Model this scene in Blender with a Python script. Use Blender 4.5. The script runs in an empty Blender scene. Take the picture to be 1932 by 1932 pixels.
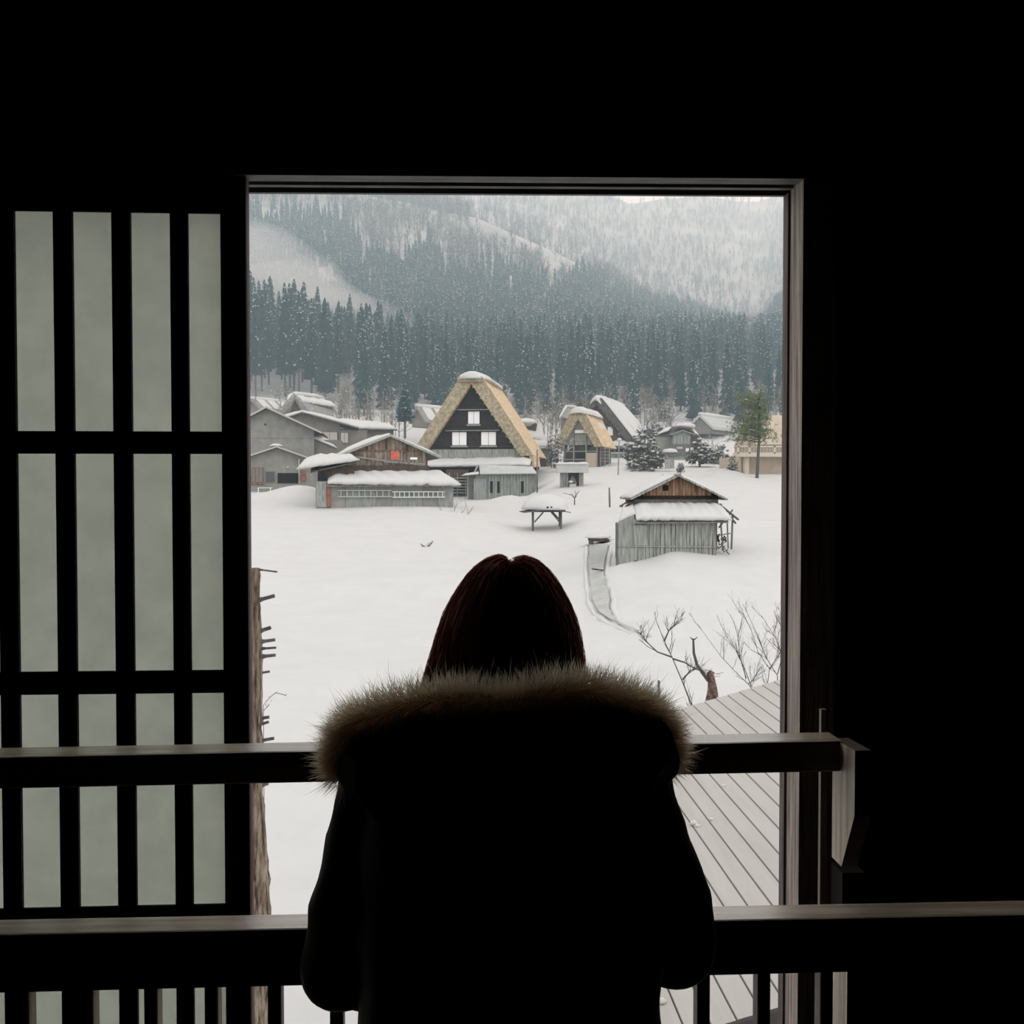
import bpy, math, random
import numpy as np
from mathutils import Vector, Matrix, noise
R = math.radians
scene = bpy.context.scene
COL = scene.collection

# ------------------------------------------------------------------ camera
F, C0 = 1932.0, 966.0
YAW, PITCH, CAMZ = R(3.1), R(1.5), 1.55
cd = bpy.data.cameras.new('camera'); cam = bpy.data.objects.new('camera', cd); COL.objects.link(cam)
cam.location = (0, 0, CAMZ); cam.rotation_euler = (R(90) - PITCH, 0, -YAW)
cd.sensor_width = 36; cd.lens = 36.0 * F / 1932.0; cd.clip_start = 0.02; cd.clip_end = 5000
scene.camera = cam
# ------------------------------------------------------------------ overcast sky, soft sun, exposure
world = bpy.data.worlds.new('overcast_sky'); scene.world = world; world.use_nodes = True
bg = world.node_tree.nodes['Background']; bg.inputs[0].default_value = (1.0, 0.992, 0.985, 1); bg.inputs[1].default_value = 1.36
sl = bpy.data.lights.new('sun', 'SUN'); sl.energy = 0.8; sl.angle = R(70); sl.color = (1, 0.97, 0.93)
so = bpy.data.objects.new('sun', sl); COL.objects.link(so); so.rotation_euler = (R(48), 0, R(38)); so.location = (20, -20, 60)
vs = scene.view_settings
vs.view_transform = 'Standard'; vs.look = 'None'; vs.gamma = 1; vs.exposure = 0.0; vs.use_curve_mapping = False
cy = scene.cycles
cy.max_bounces = 14; cy.diffuse_bounces = 12; cy.glossy_bounces = 3; cy.transmission_bounces = 12; cy.volume_bounces = 1; cy.transparent_max_bounces = 8
cy.caustics_reflective = False; cy.caustics_refractive = False

# ------------------------------------------------------------------ pixel <-> world (camera calibration)
_f = Vector((math.sin(YAW) * math.cos(PITCH), math.cos(YAW) * math.cos(PITCH), -math.sin(PITCH)))
_r = Vector((math.cos(YAW), -math.sin(YAW), 0)); _u = _r.cross(_f)
def W(px, py, D):
    d = _f + _r * ((px - C0) / F) + _u * ((C0 - py) / F)
    k = D / d.y
    return Vector((d.x * k, D, CAMZ + d.z * k))
def px_of(x, y):
    return C0 + F * math.tan(math.atan2(x, y) - YAW)
def proj(p):
    v = Vector(p) - Vector((0, 0, CAMZ)); w = v.dot(_f)
    return C0 + F * v.dot(_r) / w, C0 - F * v.dot(_u) / w
def lerp_tab(tab, x):
    if x <= tab[0][0]: return tab[0][1]
    for (a, b), (c, d) in zip(tab, tab[1:]):
        if x <= c: return b + (d - b) * (x - a) / (c - a)
    return tab[-1][1]

# ------------------------------------------------------------------ materials
MATS = {}
def mat(name, col, rough=0.8, col2=None, scale=4.0, stretch=(1, 1, 1), bump=0.0, bscale=None, spec=0.3, detail=4.0, ramp=(0.35, 0.65), sheen=0.0, coat=0.0, coords='Object'):
    if name in MATS: return MATS[name]
    m = bpy.data.materials.new(name); m.use_nodes = True; nt = m.node_tree; N = nt.nodes; L = nt.links
    b = N['Principled BSDF']; b.inputs['Roughness'].default_value = rough; b.inputs['Specular IOR Level'].default_value = spec
    b.inputs['Base Color'].default_value = (*col, 1); m.diffuse_color = (*col, 1)
    if coat: b.inputs['Coat Weight'].default_value = coat; b.inputs['Coat Roughness'].default_value = 0.22
    if sheen: b.inputs['Sheen Weight'].default_value = sheen
    if col2 is not None or bump:
        tc = N.new('ShaderNodeTexCoord'); mp = N.new('ShaderNodeMapping'); mp.inputs['Scale'].default_value = stretch
        L.new(tc.outputs[coords], mp.inputs['Vector'])
    if col2 is not None:
        nz = N.new('ShaderNodeTexNoise'); nz.inputs['Scale'].default_value = scale; nz.inputs['Detail'].default_value = detail; nz.inputs['Roughness'].default_value = 0.6
        L.new(mp.outputs[0], nz.inputs['Vector'])
        rp = N.new('ShaderNodeValToRGB'); rp.color_ramp.elements[0].position = ramp[0]; rp.color_ramp.elements[1].position = ramp[1]
        rp.color_ramp.elements[0].color = (*col, 1); rp.color_ramp.elements[1].color = (*col2, 1)
        L.new(nz.outputs['Fac'], rp.inputs[0]); L.new(rp.outputs[0], b.inputs['Base Color'])
    if bump:
        n2 = N.new('ShaderNodeTexNoise'); n2.inputs['Scale'].default_value = bscale or scale * 2; n2.inputs['Detail'].default_value = 5
        L.new(mp.outputs[0], n2.inputs['Vector'])
        bp = N.new('ShaderNodeBump'); bp.inputs['Strength'].default_value = bump; bp.inputs['Distance'].default_value = 0.02
        L.new(n2.outputs['Fac'], bp.inputs['Height']); L.new(bp.outputs[0], b.inputs['Normal'])
    MATS[name] = m
    return m
def translucent(name, col, trans, col2=None, scale=8.0, mixf=0.5, stretch=(1, 1, 1)):
    m = bpy.data.materials.new(name); m.use_nodes = True; nt = m.node_tree; N = nt.nodes; L = nt.links
    N.remove(N['Principled BSDF']); out = N['Material Output']
    d = N.new('ShaderNodeBsdfDiffuse'); t = N.new('ShaderNodeBsdfTranslucent'); mx = N.new('ShaderNodeMixShader'); mx.inputs[0].default_value = mixf
    d.inputs[0].default_value = (*col, 1); t.inputs[0].default_value = (*trans, 1)
    if col2 is not None:
        tc = N.new('ShaderNodeTexCoord'); mp = N.new('ShaderNodeMapping'); mp.inputs['Scale'].default_value = stretch
        nz = N.new('ShaderNodeTexNoise'); nz.inputs['Scale'].default_value = scale; nz.inputs['Detail'].default_value = 8; nz.inputs['Roughness'].default_value = 0.7
        L.new(tc.outputs['Object'], mp.inputs[0]); L.new(mp.outputs[0], nz.inputs['Vector'])
        rp = N.new('ShaderNodeValToRGB'); rp.color_ramp.elements[0].position = 0.3; rp.color_ramp.elements[1].position = 0.7
        rp.color_ramp.elements[0].color = (*trans, 1); rp.color_ramp.elements[1].color = (*col2, 1)
        L.new(nz.outputs['Fac'], rp.inputs[0]); L.new(rp.outputs[0], t.inputs[0])
    L.new(d.outputs[0], mx.inputs[1]); L.new(t.outputs[0], mx.inputs[2]); L.new(mx.outputs[0], out.inputs[0])
    MATS[name] = m
    return m
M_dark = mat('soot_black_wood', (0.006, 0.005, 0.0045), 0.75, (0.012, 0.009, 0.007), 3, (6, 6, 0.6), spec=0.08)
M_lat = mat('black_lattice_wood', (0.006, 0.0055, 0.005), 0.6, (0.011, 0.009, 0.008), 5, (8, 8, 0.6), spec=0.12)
M_jamb = mat('weathered_jamb_wood', (0.12, 0.095, 0.078), 0.6, (0.40, 0.345, 0.29), 5, (16, 16, 0.9), bump=0.3, spec=0.3)
M_jamb2 = mat('dark_jamb_wood', (0.05, 0.042, 0.05), 0.7, (0.16, 0.12, 0.10), 5, (12, 12, 0.8), bump=0.2, spec=0.2)
M_track = mat('track_lintel_wood', (0.05, 0.05, 0.05), 0.6, (0.16, 0.17, 0.165), 8, (1.2, 20, 20), spec=0.25)
M_rail = mat('lit_rail_top_wood', (0.52, 0.39, 0.27), 0.30, (0.84, 0.76, 0.64), 4, (1.1, 18, 18), bump=0.08, spec=0.6, coat=1.0)  # paler wood tone for the rail tops, window light painted in
M_rail_side = mat('shaded_rail_faces', (0.07, 0.05, 0.037), 0.6, (0.14, 0.105, 0.08), 4, (1.1, 18, 18), spec=0.2)  # darker tone for faces turned from the window, shade painted in
M_baluster = mat('dark_baluster_wood', (0.14, 0.115, 0.095), 0.6, (0.27, 0.23, 0.195), 4, (14, 14, 1.0), spec=0.2)
M_post_in = mat('brown_rail_end_wood', (0.34, 0.275, 0.21), 0.5, (0.66, 0.59, 0.49), 4, (14, 14, 1.0), spec=0.2)
M_paper = translucent('shoji_paper', (0.6, 0.61, 0.58), (0.51, 0.535, 0.495), (0.59, 0.61, 0.565), 14, 0.9)
M_snow = mat('snow', (0.495, 0.491, 0.485), 0.9, (0.52, 0.515, 0.507), 0.7, bump=0.12, bscale=3.0, spec=0.1)
M_thatch = mat('fresh_thatch', (0.42, 0.31, 0.20), 0.95, (0.62, 0.48, 0.33), 2.2, (1, 0.25, 4), bump=0.6, bscale=8, spec=0.05)
M_thatch_edge = mat('cut_thatch_edge', (0.22, 0.185, 0.125), 0.95, (0.42, 0.36, 0.25), 2.0, (2, 2, 2), bump=0.7, bscale=12, spec=0.05)
M_thatch_dark = mat('old_dark_thatch', (0.06, 0.055, 0.05), 0.95, (0.13, 0.12, 0.11), 3.0, bump=0.6, bscale=10, spec=0.05)
M_thatch_grey = mat('old_grey_thatch', (0.16, 0.155, 0.145), 0.95, (0.30, 0.29, 0.27), 3.0, bump=0.6, bscale=10, spec=0.05)
M_gable = mat('dark_gable_boards', (0.012, 0.011, 0.013), 0.8, (0.042, 0.032, 0.028), 2.5, (6, 6, 0.7), spec=0.1)
M_gable2 = mat('brown_gable_boards', (0.05, 0.035, 0.028), 0.8, (0.11, 0.085, 0.07), 2.0, (6, 6, 0.7), spec=0.1)
M_greyboard = mat('weathered_grey_boards', (0.17, 0.185, 0.17), 0.85, (0.33, 0.35, 0.325), 2.5, (5, 5, 0.5), spec=0.1)
M_greyboard2 = mat('streaked_grey_boards', (0.085, 0.088, 0.08), 0.85, (0.29, 0.305, 0.28), 2.8, (5, 5, 0.35), spec=0.1, ramp=(0.3, 0.55))
M_brownboard = mat('reddish_brown_boards', (0.10, 0.055, 0.035), 0.85, (0.30, 0.20, 0.14), 2.2, (5, 5, 0.6), spec=0.1)
M_barnboard = mat('mottled_barn_boards', (0.15, 0.09, 0.07), 0.85, (0.36, 0.31, 0.25), 1.3, (2, 2, 1), spec=0.1)
M_plaster = mat('grey_plaster', (0.20, 0.20, 0.185), 0.9, (0.27, 0.265, 0.245), 1.2, spec=0.1)
M_plaster2 = mat('taupe_plaster', (0.15, 0.14, 0.125), 0.9, (0.20, 0.185, 0.165), 1.2, spec=0.1)
M_metal = mat('grey_metal_roof', (0.36, 0.37, 0.36), 0.55, (0.42, 0.43, 0.42), 1.5, spec=0.3)
M_darkroof = mat('dark_roof_edge', (0.05, 0.05, 0.052), 0.7, (0.09, 0.09, 0.09), 2, spec=0.2)
M_fascia = mat('pale_fascia', (0.40, 0.38, 0.36), 0.8)
M_white = mat('white_shutter', (0.80, 0.80, 0.79), 0.8)
M_glass = mat('dim_window_glass', (0.03, 0.035, 0.04), 0.15, spec=0.6)
M_black = mat('dark_opening', (0.012, 0.012, 0.013), 0.9)
M_beige = mat('beige_render', (0.40, 0.335, 0.265), 0.9, (0.47, 0.40, 0.32), 0.8, spec=0.1)
M_beige2 = mat('beige_trim', (0.52, 0.46, 0.385), 0.9)
M_red = mat('faded_red_cloth', (0.40, 0.085, 0.06), 0.9, (0.50, 0.15, 0.11), 5)
M_redwood = mat('red_plank', (0.22, 0.06, 0.045), 0.85, (0.30, 0.12, 0.09), 3)
M_ladder = mat('pale_aluminium', (0.62, 0.63, 0.62), 0.5)
M_ladder2 = mat('dull_grey_ladder', (0.40, 0.41, 0.39), 0.7)
M_post = mat('dark_weathered_post', (0.07, 0.072, 0.072), 0.85, (0.15, 0.15, 0.15), 4, (5, 5, 0.5))
M_bark = mat('peeling_bark', (0.08, 0.05, 0.037), 0.9, (0.52, 0.43, 0.33), 9, (9, 9, 0.9), bump=1.0, bscale=30, spec=0.1)
M_stub = mat('grey_cut_branch', (0.09, 0.085, 0.085), 0.9, (0.20, 0.19, 0.185), 20, spec=0.1)
M_twig = mat('grey_twig', (0.075, 0.072, 0.07), 0.9)
M_stump = mat('red_brown_stump', (0.045, 0.025, 0.02), 0.9, (0.20, 0.14, 0.12), 14, bump=0.8, bscale=30)
M_panel = mat('pale_roof_board', (0.355, 0.335, 0.315), 0.6, (0.395, 0.375, 0.355), 1.2, (6, 0.5, 6), spec=0.25)
M_seam = mat('dark_seam', (0.04, 0.037, 0.035), 0.8)
M_water = mat('stream_water', (0.27, 0.278, 0.268), 0.3, (0.36, 0.37, 0.355), 1.5, (1, 1, 1), bump=0.3, bscale=5, spec=0.4)
M_stone = mat('dark_wet_stone', (0.03, 0.03, 0.03), 0.8, (0.09, 0.09, 0.085), 5)
M_cedar = mat('cedar_foliage', (0.010, 0.036, 0.040), 0.95, (0.026, 0.068, 0.070), 0.5, spec=0.03)
M_trunk = mat('cedar_trunk', (0.09, 0.085, 0.08), 0.95, spec=0.03)
M_pine = mat('pine_foliage', (0.10, 0.14, 0.08), 0.95, (0.19, 0.22, 0.13), 2, spec=0.03)
M_bare = mat('bare_branches', (0.085, 0.085, 0.085), 0.95, (0.17, 0.168, 0.162), 0.05, spec=0.03)
M_bare2 = mat('brown_bare_branches', (0.16, 0.145, 0.12), 0.95, (0.25, 0.225, 0.19), 0.3, spec=0.03)
M_shrub = mat('dull_green_shrub', (0.07, 0.085, 0.075), 0.95, (0.15, 0.165, 0.145), 2, spec=0.03)
M_coat = mat('black_coat_nylon', (0.010, 0.010, 0.017), 0.5, spec=0.35)
M_hood = mat('black_hood_nylon', (0.004, 0.004, 0.0055), 0.7, spec=0.1)
M_hair = mat('dark_auburn_hair', (0.06, 0.022, 0.017), 0.5, (0.12, 0.042, 0.032), 30, (8, 8, 0.6), spec=0.25)
M_strand = translucent('auburn_strands', (0.26, 0.105, 0.085), (0.74, 0.36, 0.29), None, 8, 0.78)
M_skin = mat('skin', (0.50, 0.33, 0.25), 0.55)
M_trouser = mat('black_trousers', (0.008, 0.008, 0.01), 0.85)
M_boot = mat('dark_brown_boots', (0.02, 0.012, 0.008), 0.6)
M_eye = mat('eye_white', (0.7, 0.7, 0.7), 0.2)
M_fur = translucent('tan_fur', (0.85, 0.72, 0.52), (1.0, 0.91, 0.74), None, 8, 0.93)
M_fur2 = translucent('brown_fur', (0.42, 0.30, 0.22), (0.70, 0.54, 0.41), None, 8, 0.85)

# ------------------------------------------------------------------ mesh builder
class MB:
    def __init__(s): s.v = []; s.f = []; s.mi = []; s.cur = 0
    def add(s, vs, fs):
        o = len(s.v); s.v.extend(tuple(x) for x in vs)
        for f in fs: s.f.append(tuple(i + o for i in f)); s.mi.append(s.cur)
        return s
    def box(s, a, b, M=None):
        x0, y0, z0 = a; x1, y1, z1 = b
        vs = [Vector(p) for p in ((x0, y0, z0), (x1, y0, z0), (x1, y1, z0), (x0, y1, z0), (x0, y0, z1), (x1, y0, z1), (x1, y1, z1), (x0, y1, z1))]
        if M is not None: vs = [M @ p for p in vs]
        return s.add(vs, [(0, 3, 2, 1), (4, 5, 6, 7), (0, 1, 5, 4), (1, 2, 6, 5), (2, 3, 7, 6), (3, 0, 4, 7)])
    def bar(s, p0, p1, w, h, up=(0, 0, 1)):
        p0 = Vector(p0); p1 = Vector(p1); d = (p1 - p0); d.normalize(); up = Vector(up)
        if abs(d.dot(up)) > 0.98: up = Vector((0, 1, 0))
        a = d.cross(up).normalized() * (w / 2); b = a.cross(d).normalized() * (h / 2)
        vs = [p + q for p in (p0, p1) for q in (-a - b, a - b, a + b, -a + b)]
        return s.add(vs, [(0, 1, 2, 3), (7, 6, 5, 4), (0, 4, 5, 1), (1, 5, 6, 2), (2, 6, 7, 3), (3, 7, 4, 0)])
    def prism(s, poly, y0, y1):
        n = len(poly)
        vs = [(x, y0, z) for x, z in poly] + [(x, y1, z) for x, z in poly]
        fs = [tuple(range(n)), tuple(range(2 * n - 1, n - 1, -1))] + [((i + 1) % n, i, i + n, (i + 1) % n + n) for i in range(n)]
        return s.add(vs, fs)
    def prism_x(s, poly, x0, x1):
        n = len(poly)
        vs = [(x0, y, z) for y, z in poly] + [(x1, y, z) for y, z in poly]
        fs = [tuple(range(n - 1, -1, -1)), tuple(range(n, 2 * n))] + [(i, (i + 1) % n, (i + 1) % n + n, i + n) for i in range(n)]
        return s.add(vs, fs)
    def hexa(s, q):      # 8 points: bottom 4, top 4
        return s.add(q, [(0, 3, 2, 1), (4, 5, 6, 7), (0, 1, 5, 4), (1, 2, 6, 5), (2, 3, 7, 6), (3, 0, 4, 7)])
    def tube(s, pts, rad, n=6, cap=True, jit=0.0, rng=None):
        pts = [Vector(p) for p in pts]; m = len(pts)
        if not hasattr(rad, '__len__'): rad = [rad] * m
        rings = []; a = None
        for i, p in enumerate(pts):
            d = (pts[min(i + 1, m - 1)] - pts[max(i - 1, 0)]).normalized()
            if a is None:
                a = d.cross(Vector((0, 0, 1)) if abs(d.z) < 0.9 else Vector((0, 1, 0))).normalized()
            else:
                a = (a - d * a.dot(d)).normalized()
            b = d.cross(a)
            rings.append([p + (a * math.cos(2 * math.pi * k / n) + b * math.sin(2 * math.pi * k / n)) * rad[i] * (1 + (rng.uniform(-jit, jit) if rng else 0)) for k in range(n)])
        vs = [q for r_ in rings for q in r_]
        fs = [(i * n + k, i * n + (k + 1) % n, (i + 1) * n + (k + 1) % n, (i + 1) * n + k) for i in range(m - 1) for k in range(n)]
        if cap: fs += [tuple(range(n - 1, -1, -1)), tuple(range((m - 1) * n, m * n))]
        return s.add(vs, fs)
    def capsule(s, p0, r0, p1, r1, n=12):
        p0 = Vector(p0); p1 = Vector(p1); d = (p1 - p0); ln = max(d.length, 1e-6); d /= ln
        pts = []; rr = []
        for k in range(5): t = R(-88 + 88 * k / 5); pts.append(p0 + d * r0 * math.sin(t)); rr.append(max(r0 * math.cos(t), 1e-4))
        pts.append(p0); rr.append(r0); pts.append(p1); rr.append(r1)
        for k in range(1, 6): t = R(88 * k / 5); pts.append(p1 + d * r1 * math.sin(t)); rr.append(max(r1 * math.cos(t), 1e-4))
        return s.tube(pts, rr, n)
    def loft(s, rings):
        n = len(rings[0]); vs = [q for r_ in rings for q in r_]; m = len(rings)
        fs = [(i * n + k, i * n + (k + 1) % n, (i + 1) * n + (k + 1) % n, (i + 1) * n + k) for i in range(m - 1) for k in range(n)]
        fs += [tuple(range(n - 1, -1, -1)), tuple(range((m - 1) * n, m * n))]
        return s.add(vs, fs)
    def blob(s, c, r, nu=12, nv=8, jit=0.12, seed=0, flat=None):
        c = Vector(c); r = Vector(r) if hasattr(r, '__len__') else Vector((r, r, r)); rings = []
        for j in range(1, nv):
            t = math.pi * j / nv; ring = []
            for k in range(nu):
                a = 2 * math.pi * k / nu; d = Vector((math.sin(t) * math.cos(a), math.sin(t) * math.sin(a), math.cos(t)))
                q = 1 + jit * noise.noise(d * 1.7 + Vector((seed * 3.1, seed, 0)))
                p = Vector((d.x * r.x, d.y * r.y, d.z * r.z)) * q
                if flat is not None and p.z < flat * r.z: p.z = flat * r.z
                ring.append(c + p)
            rings.append(ring)
        n = nu; vs = [q for r_ in rings for q in r_]; m = len(rings); top = len(vs); vs += [c + Vector((0, 0, r.z)), c + Vector((0, 0, -r.z if flat is None else flat * r.z))]
        fs = [(i * n + k, (i + 1) * n + k, (i + 1) * n + (k + 1) % n, i * n + (k + 1) % n) for i in range(m - 1) for k in range(n)]
        fs += [(top, k, (k + 1) % n) for k in range(n)] + [(top + 1, (m - 1) * n + (k + 1) % n, (m - 1) * n + k) for k in range(n)]
        return s.add(vs, fs)
    def slab(s, p00, p10, p11, p01, th, nu=14, nv=6, seed=0, jag=0.0, up=(0, 0, 1), lump=0.35, edge=0.25):
        """A sheet of snow lying on a quad: p00-p10 is the lower edge, p01-p11 the upper one."""
        p00, p10, p11, p01 = map(Vector, (p00, p10, p11, p01)); up = Vector(up); top = []; bot = []
        run = (p00 - p01).normalized()
        for j in range(nv + 1):
            v = j / nv
            for i in range(nu + 1):
                u = i / nu; p = (p00 * (1 - u) + p10 * u) * (1 - v) + (p01 * (1 - u) + p11 * u) * v
                nn = noise.noise(Vector((u * nu * 0.45 + seed * 7.3, v * 2.1, seed)))
                n3 = noise.noise(Vector((u * nu * 1.3 + seed * 3.3, seed * 1.7, 5.0)))
                p = p + run * (jag * (nn + 0.6 * n3) * (1 - v))
                e = min(1.0, min(u, 1 - u) / max(edge * 0.25, 1e-3), 1.0) ; e2 = min(1.0, min(v + 0.02, 1 - v + 0.02) / max(edge, 1e-3))
                h = th * (1 + lump * nn) * math.sqrt(max(0.15, min(e, 1)) * max(0.35, min(e2, 1)))
                bot.append(p); top.append(p + up * h)
        n = nu + 1; K = len(top); fs = []
        for j in range(nv):
            for i in range(nu):
                a = j * n + i; fs.append((a, a + 1, a + n + 1, a + n)); fs.append((a + n + K, a + n + 1 + K, a + 1 + K, a + K))
        for i in range(nu): fs.append((i + K, i + 1 + K, i + 1, i)); a = nv * n + i; fs.append((a, a + 1, a + 1 + K, a + K))
        for j in range(nv): a = j * n; fs.append((a, a + n, a + n + K, a + K)); a = j * n + nu; fs.append((a + K, a + n + K, a + n, a))
        return s.add(top + bot, fs)
    def build(s, name, m, parent=None, smooth=False):
        me = bpy.data.meshes.new(name); me.from_pydata(s.v, [], s.f); me.validate(); 
        for x in (m if isinstance(m, (list, tuple)) else [m]): me.materials.append(x)
        if any(s.mi) and len(me.polygons) == len(s.mi): me.polygons.foreach_set('material_index', s.mi)
        if smooth: me.polygons.foreach_set('use_smooth', [True] * len(me.polygons))
        me.update(); return put(name, me, parent)
def put(name, me, parent=None):
    o = bpy.data.objects.new(name, me); COL.objects.link(o)
    if parent is not None: o.parent = parent
    return o
def tag(o, label=None, cat=None, group=None, kind=None):
    if label: o['label'] = label
    if cat: o['category'] = cat
    if group: o['group'] = group
    if kind: o['kind'] = kind
    return o
def thing(name, label, cat, loc=(0, 0, 0), rz=0.0, group=None):
    o = bpy.data.objects.new(name, None); COL.objects.link(o); o.empty_display_size = 0.2
    o.location = loc; o.rotation_euler = (0, 0, rz); return tag(o, label, cat, group)
def struct(name, mb, m, label, cat='structure', smooth=False):
    return tag(mb.build(name, m, None, smooth), label, cat, None, 'structure')
def bevel(o, w=0.004, seg=2):
    b = o.modifiers.new('bevel', 'BEVEL'); b.width = w; b.segments = seg; b.limit_method = 'ANGLE'; return o
def unify(mb, voxel, smooth_it=4):
    """Union of overlapping closed pieces as one continuous surface."""
    me = bpy.data.meshes.new('tmp'); me.from_pydata(mb.v, [], mb.f); o = bpy.data.objects.new('tmp', me); COL.objects.link(o)
    r_ = o.modifiers.new('r', 'REMESH'); r_.mode = 'VOXEL'; r_.voxel_size = voxel
    sm = o.modifiers.new('s', 'SMOOTH'); sm.iterations = smooth_it; sm.factor = 0.5
    dg = bpy.context.evaluated_depsgraph_get(); res = bpy.data.meshes.new_from_object(o.evaluated_get(dg))
    bpy.data.objects.remove(o); bpy.data.meshes.remove(me); return res

# ================================================================== THE ROOM
YW = 2.15                                            # inner face of the window wall
XR = W(1512, 900, YW).x                              # right jamb
XL = W(463, 400, YW).x                               # end of the sliding lattice door
ZT_l, ZT_r = W(462, 331, YW).z, W(1512, 338, YW).z   # the old lintel sags a little
def ztop(x): return ZT_l + (ZT_r - ZT_l) * (x - XL) / (XR - XL)
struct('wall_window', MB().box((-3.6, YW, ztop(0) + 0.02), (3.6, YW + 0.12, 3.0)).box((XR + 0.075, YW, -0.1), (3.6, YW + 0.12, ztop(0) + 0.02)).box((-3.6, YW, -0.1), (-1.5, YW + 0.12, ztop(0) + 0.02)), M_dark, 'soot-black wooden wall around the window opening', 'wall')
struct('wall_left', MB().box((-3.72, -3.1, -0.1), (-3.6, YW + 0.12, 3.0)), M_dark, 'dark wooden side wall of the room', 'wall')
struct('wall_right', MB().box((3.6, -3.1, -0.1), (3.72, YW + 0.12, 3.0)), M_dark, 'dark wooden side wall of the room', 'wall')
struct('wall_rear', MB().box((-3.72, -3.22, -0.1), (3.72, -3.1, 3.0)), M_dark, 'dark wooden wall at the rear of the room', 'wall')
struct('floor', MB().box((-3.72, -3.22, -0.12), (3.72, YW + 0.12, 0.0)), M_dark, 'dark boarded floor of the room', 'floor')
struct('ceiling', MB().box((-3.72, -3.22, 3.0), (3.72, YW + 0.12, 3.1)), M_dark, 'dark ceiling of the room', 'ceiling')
# track lintel with two grooves
lt = MB()
def lint(y0, y1, d0, d1):
    a, b = -1.52, XR + 0.075
    lt.hexa([(a, y0, ztop(a) + d0), (b, y0, ztop(b) + d0), (b, y1, ztop(b) + d0), (a, y1, ztop(a) + d0), (a, y0, ztop(a) + d1), (b, y0, ztop(b) + d1), (b, y1, ztop(b) + d1), (a, y1, ztop(a) + d1)])
lint(YW - 0.004, YW + 0.04, 0.0, 0.05); lint(YW + 0.04, YW + 0.065, 0.02, 0.05); lint(YW + 0.065, YW + 0.083, 0.0, 0.05); lint(YW + 0.083, YW + 0.108, 0.02, 0.05); lint(YW + 0.108, YW + 0.12, -0.004, 0.05)
struct('trim_1', lt, M_track, 'grooved wooden track lintel above the open window', 'lintel')
jb = MB().box((XR, YW, 0.0), (XR + 0.075, YW + 0.085, ztop(XR) + 0.004))
struct('trim_2', jb, M_jamb, 'weathered wooden jamb post on the window side', 'jamb')
struct('trim_3', MB().box((XR - 0.005, YW + 0.085, 0.0), (XR + 0.075, YW + 0.118, ztop(XR) - 0.004)), M_jamb2, 'darker outer stop strip along the weathered jamb', 'jamb')
struct('trim_4', MB().box((-1.52, YW, 0.0), (XR, YW + 0.12, 0.05)), M_jamb, 'wooden sill at the foot of the window opening', 'sill')

# sliding lattice door with paper panes
door = tag(thing('door_1', 'sliding black lattice door backed with pale paper', 'door', (0, 0, 0)), kind='structure')
YD = YW + 0.002
cols = [(-76, -2.5), (33, 106.5), (142, 216), (251, 325.5), (358.5, 420)]
colx = [(W(a, 1060, YD).x, W(b, 1060, YD).x) for a, b in cols]
w0 = colx[1][0] - colx[0][0]
colx = [(colx[0][0] - w0 * k, colx[0][1] - w0 * k) for k in (4, 3, 2, 1)] + colx
rows = [(399, 813.5), (856, 1267), (1310, 1712), (1757, 2160)]
rowz = [(W(220, a, YD).z, W(220, b, YD).z) for a, b in rows]
xa = colx[0][0] - 0.04
edges = [xa] + [v for c in colx for v in c] + [XL]
for k in range(0, len(edges), 2):
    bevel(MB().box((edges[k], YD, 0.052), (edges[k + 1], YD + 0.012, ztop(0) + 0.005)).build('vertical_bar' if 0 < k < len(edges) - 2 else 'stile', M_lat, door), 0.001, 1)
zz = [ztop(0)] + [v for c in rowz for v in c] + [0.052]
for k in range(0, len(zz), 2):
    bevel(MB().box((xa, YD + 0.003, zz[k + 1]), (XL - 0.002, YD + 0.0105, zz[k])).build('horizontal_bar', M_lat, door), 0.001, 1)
for (x0, x1) in colx:
    for (z1, z0) in rowz:
        MB().box((x0 - 0.004, YD + 0.0125, z0 - 0.004), (x1 + 0.004, YD + 0.0131, z1 + 0.004)).build('paper_pane', M_paper, door)
MB().box((XL - 0.035, YD + 0.0135, 0.052), (XL, YD + 0.036, ztop(XL) + 0.005)).build('door_edge_strip', M_jamb2, door)

# railing in front of the opening
rail = thing('railing', 'wooden window railing with two rails and thin balusters', 'railing', (0, 0, 0))
def railbar(name, yf, yb, lt_, lb_, rt_, rb_, xl, xr):
    # lt_/rt_: pixel of the front top edge at left / right, lb_/rb_: front bottom edge
    def zat(x, a, b):
        za, zb = W(0, a, yf), W(1500, b, yf); return za.z + (zb.z - za.z) * (x - za.x) / (zb.x - za.x)
    q = [(x, y, zat(x, *t)) for t in ((lb_, rb_), (lt_, rt_)) for x, y in ((xl, yf), (xr, yf), (xr, yb), (xl, yb))]
    mb = MB().hexa(q); mb.mi[1] = 1      # window light and shade put into the colour: pale top, dark sides
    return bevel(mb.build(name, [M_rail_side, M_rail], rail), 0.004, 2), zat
YU0, YU1, YL0, YL1 = 1.70, 1.765, 1.60, 1.66
xe = W(1592, 1400, YU0).x
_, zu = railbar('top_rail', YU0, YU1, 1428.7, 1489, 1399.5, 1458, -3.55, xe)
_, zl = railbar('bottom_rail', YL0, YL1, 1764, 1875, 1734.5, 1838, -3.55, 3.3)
for px in [-300, -183, -66, 50, 170, 290, 403, 521, 637, 755, 870, 985, 1100, 1212, 1323, 1436, 1553]:
    x = W(px, 1880, 1.635).x
    bevel(MB().box((x - 0.0105, 1.618, 0.002), (x + 0.0105, 1.648, zl(x, 1875, 1838) + 0.01)).build('baluster', M_baluster, rail), 0.002, 1)
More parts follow.
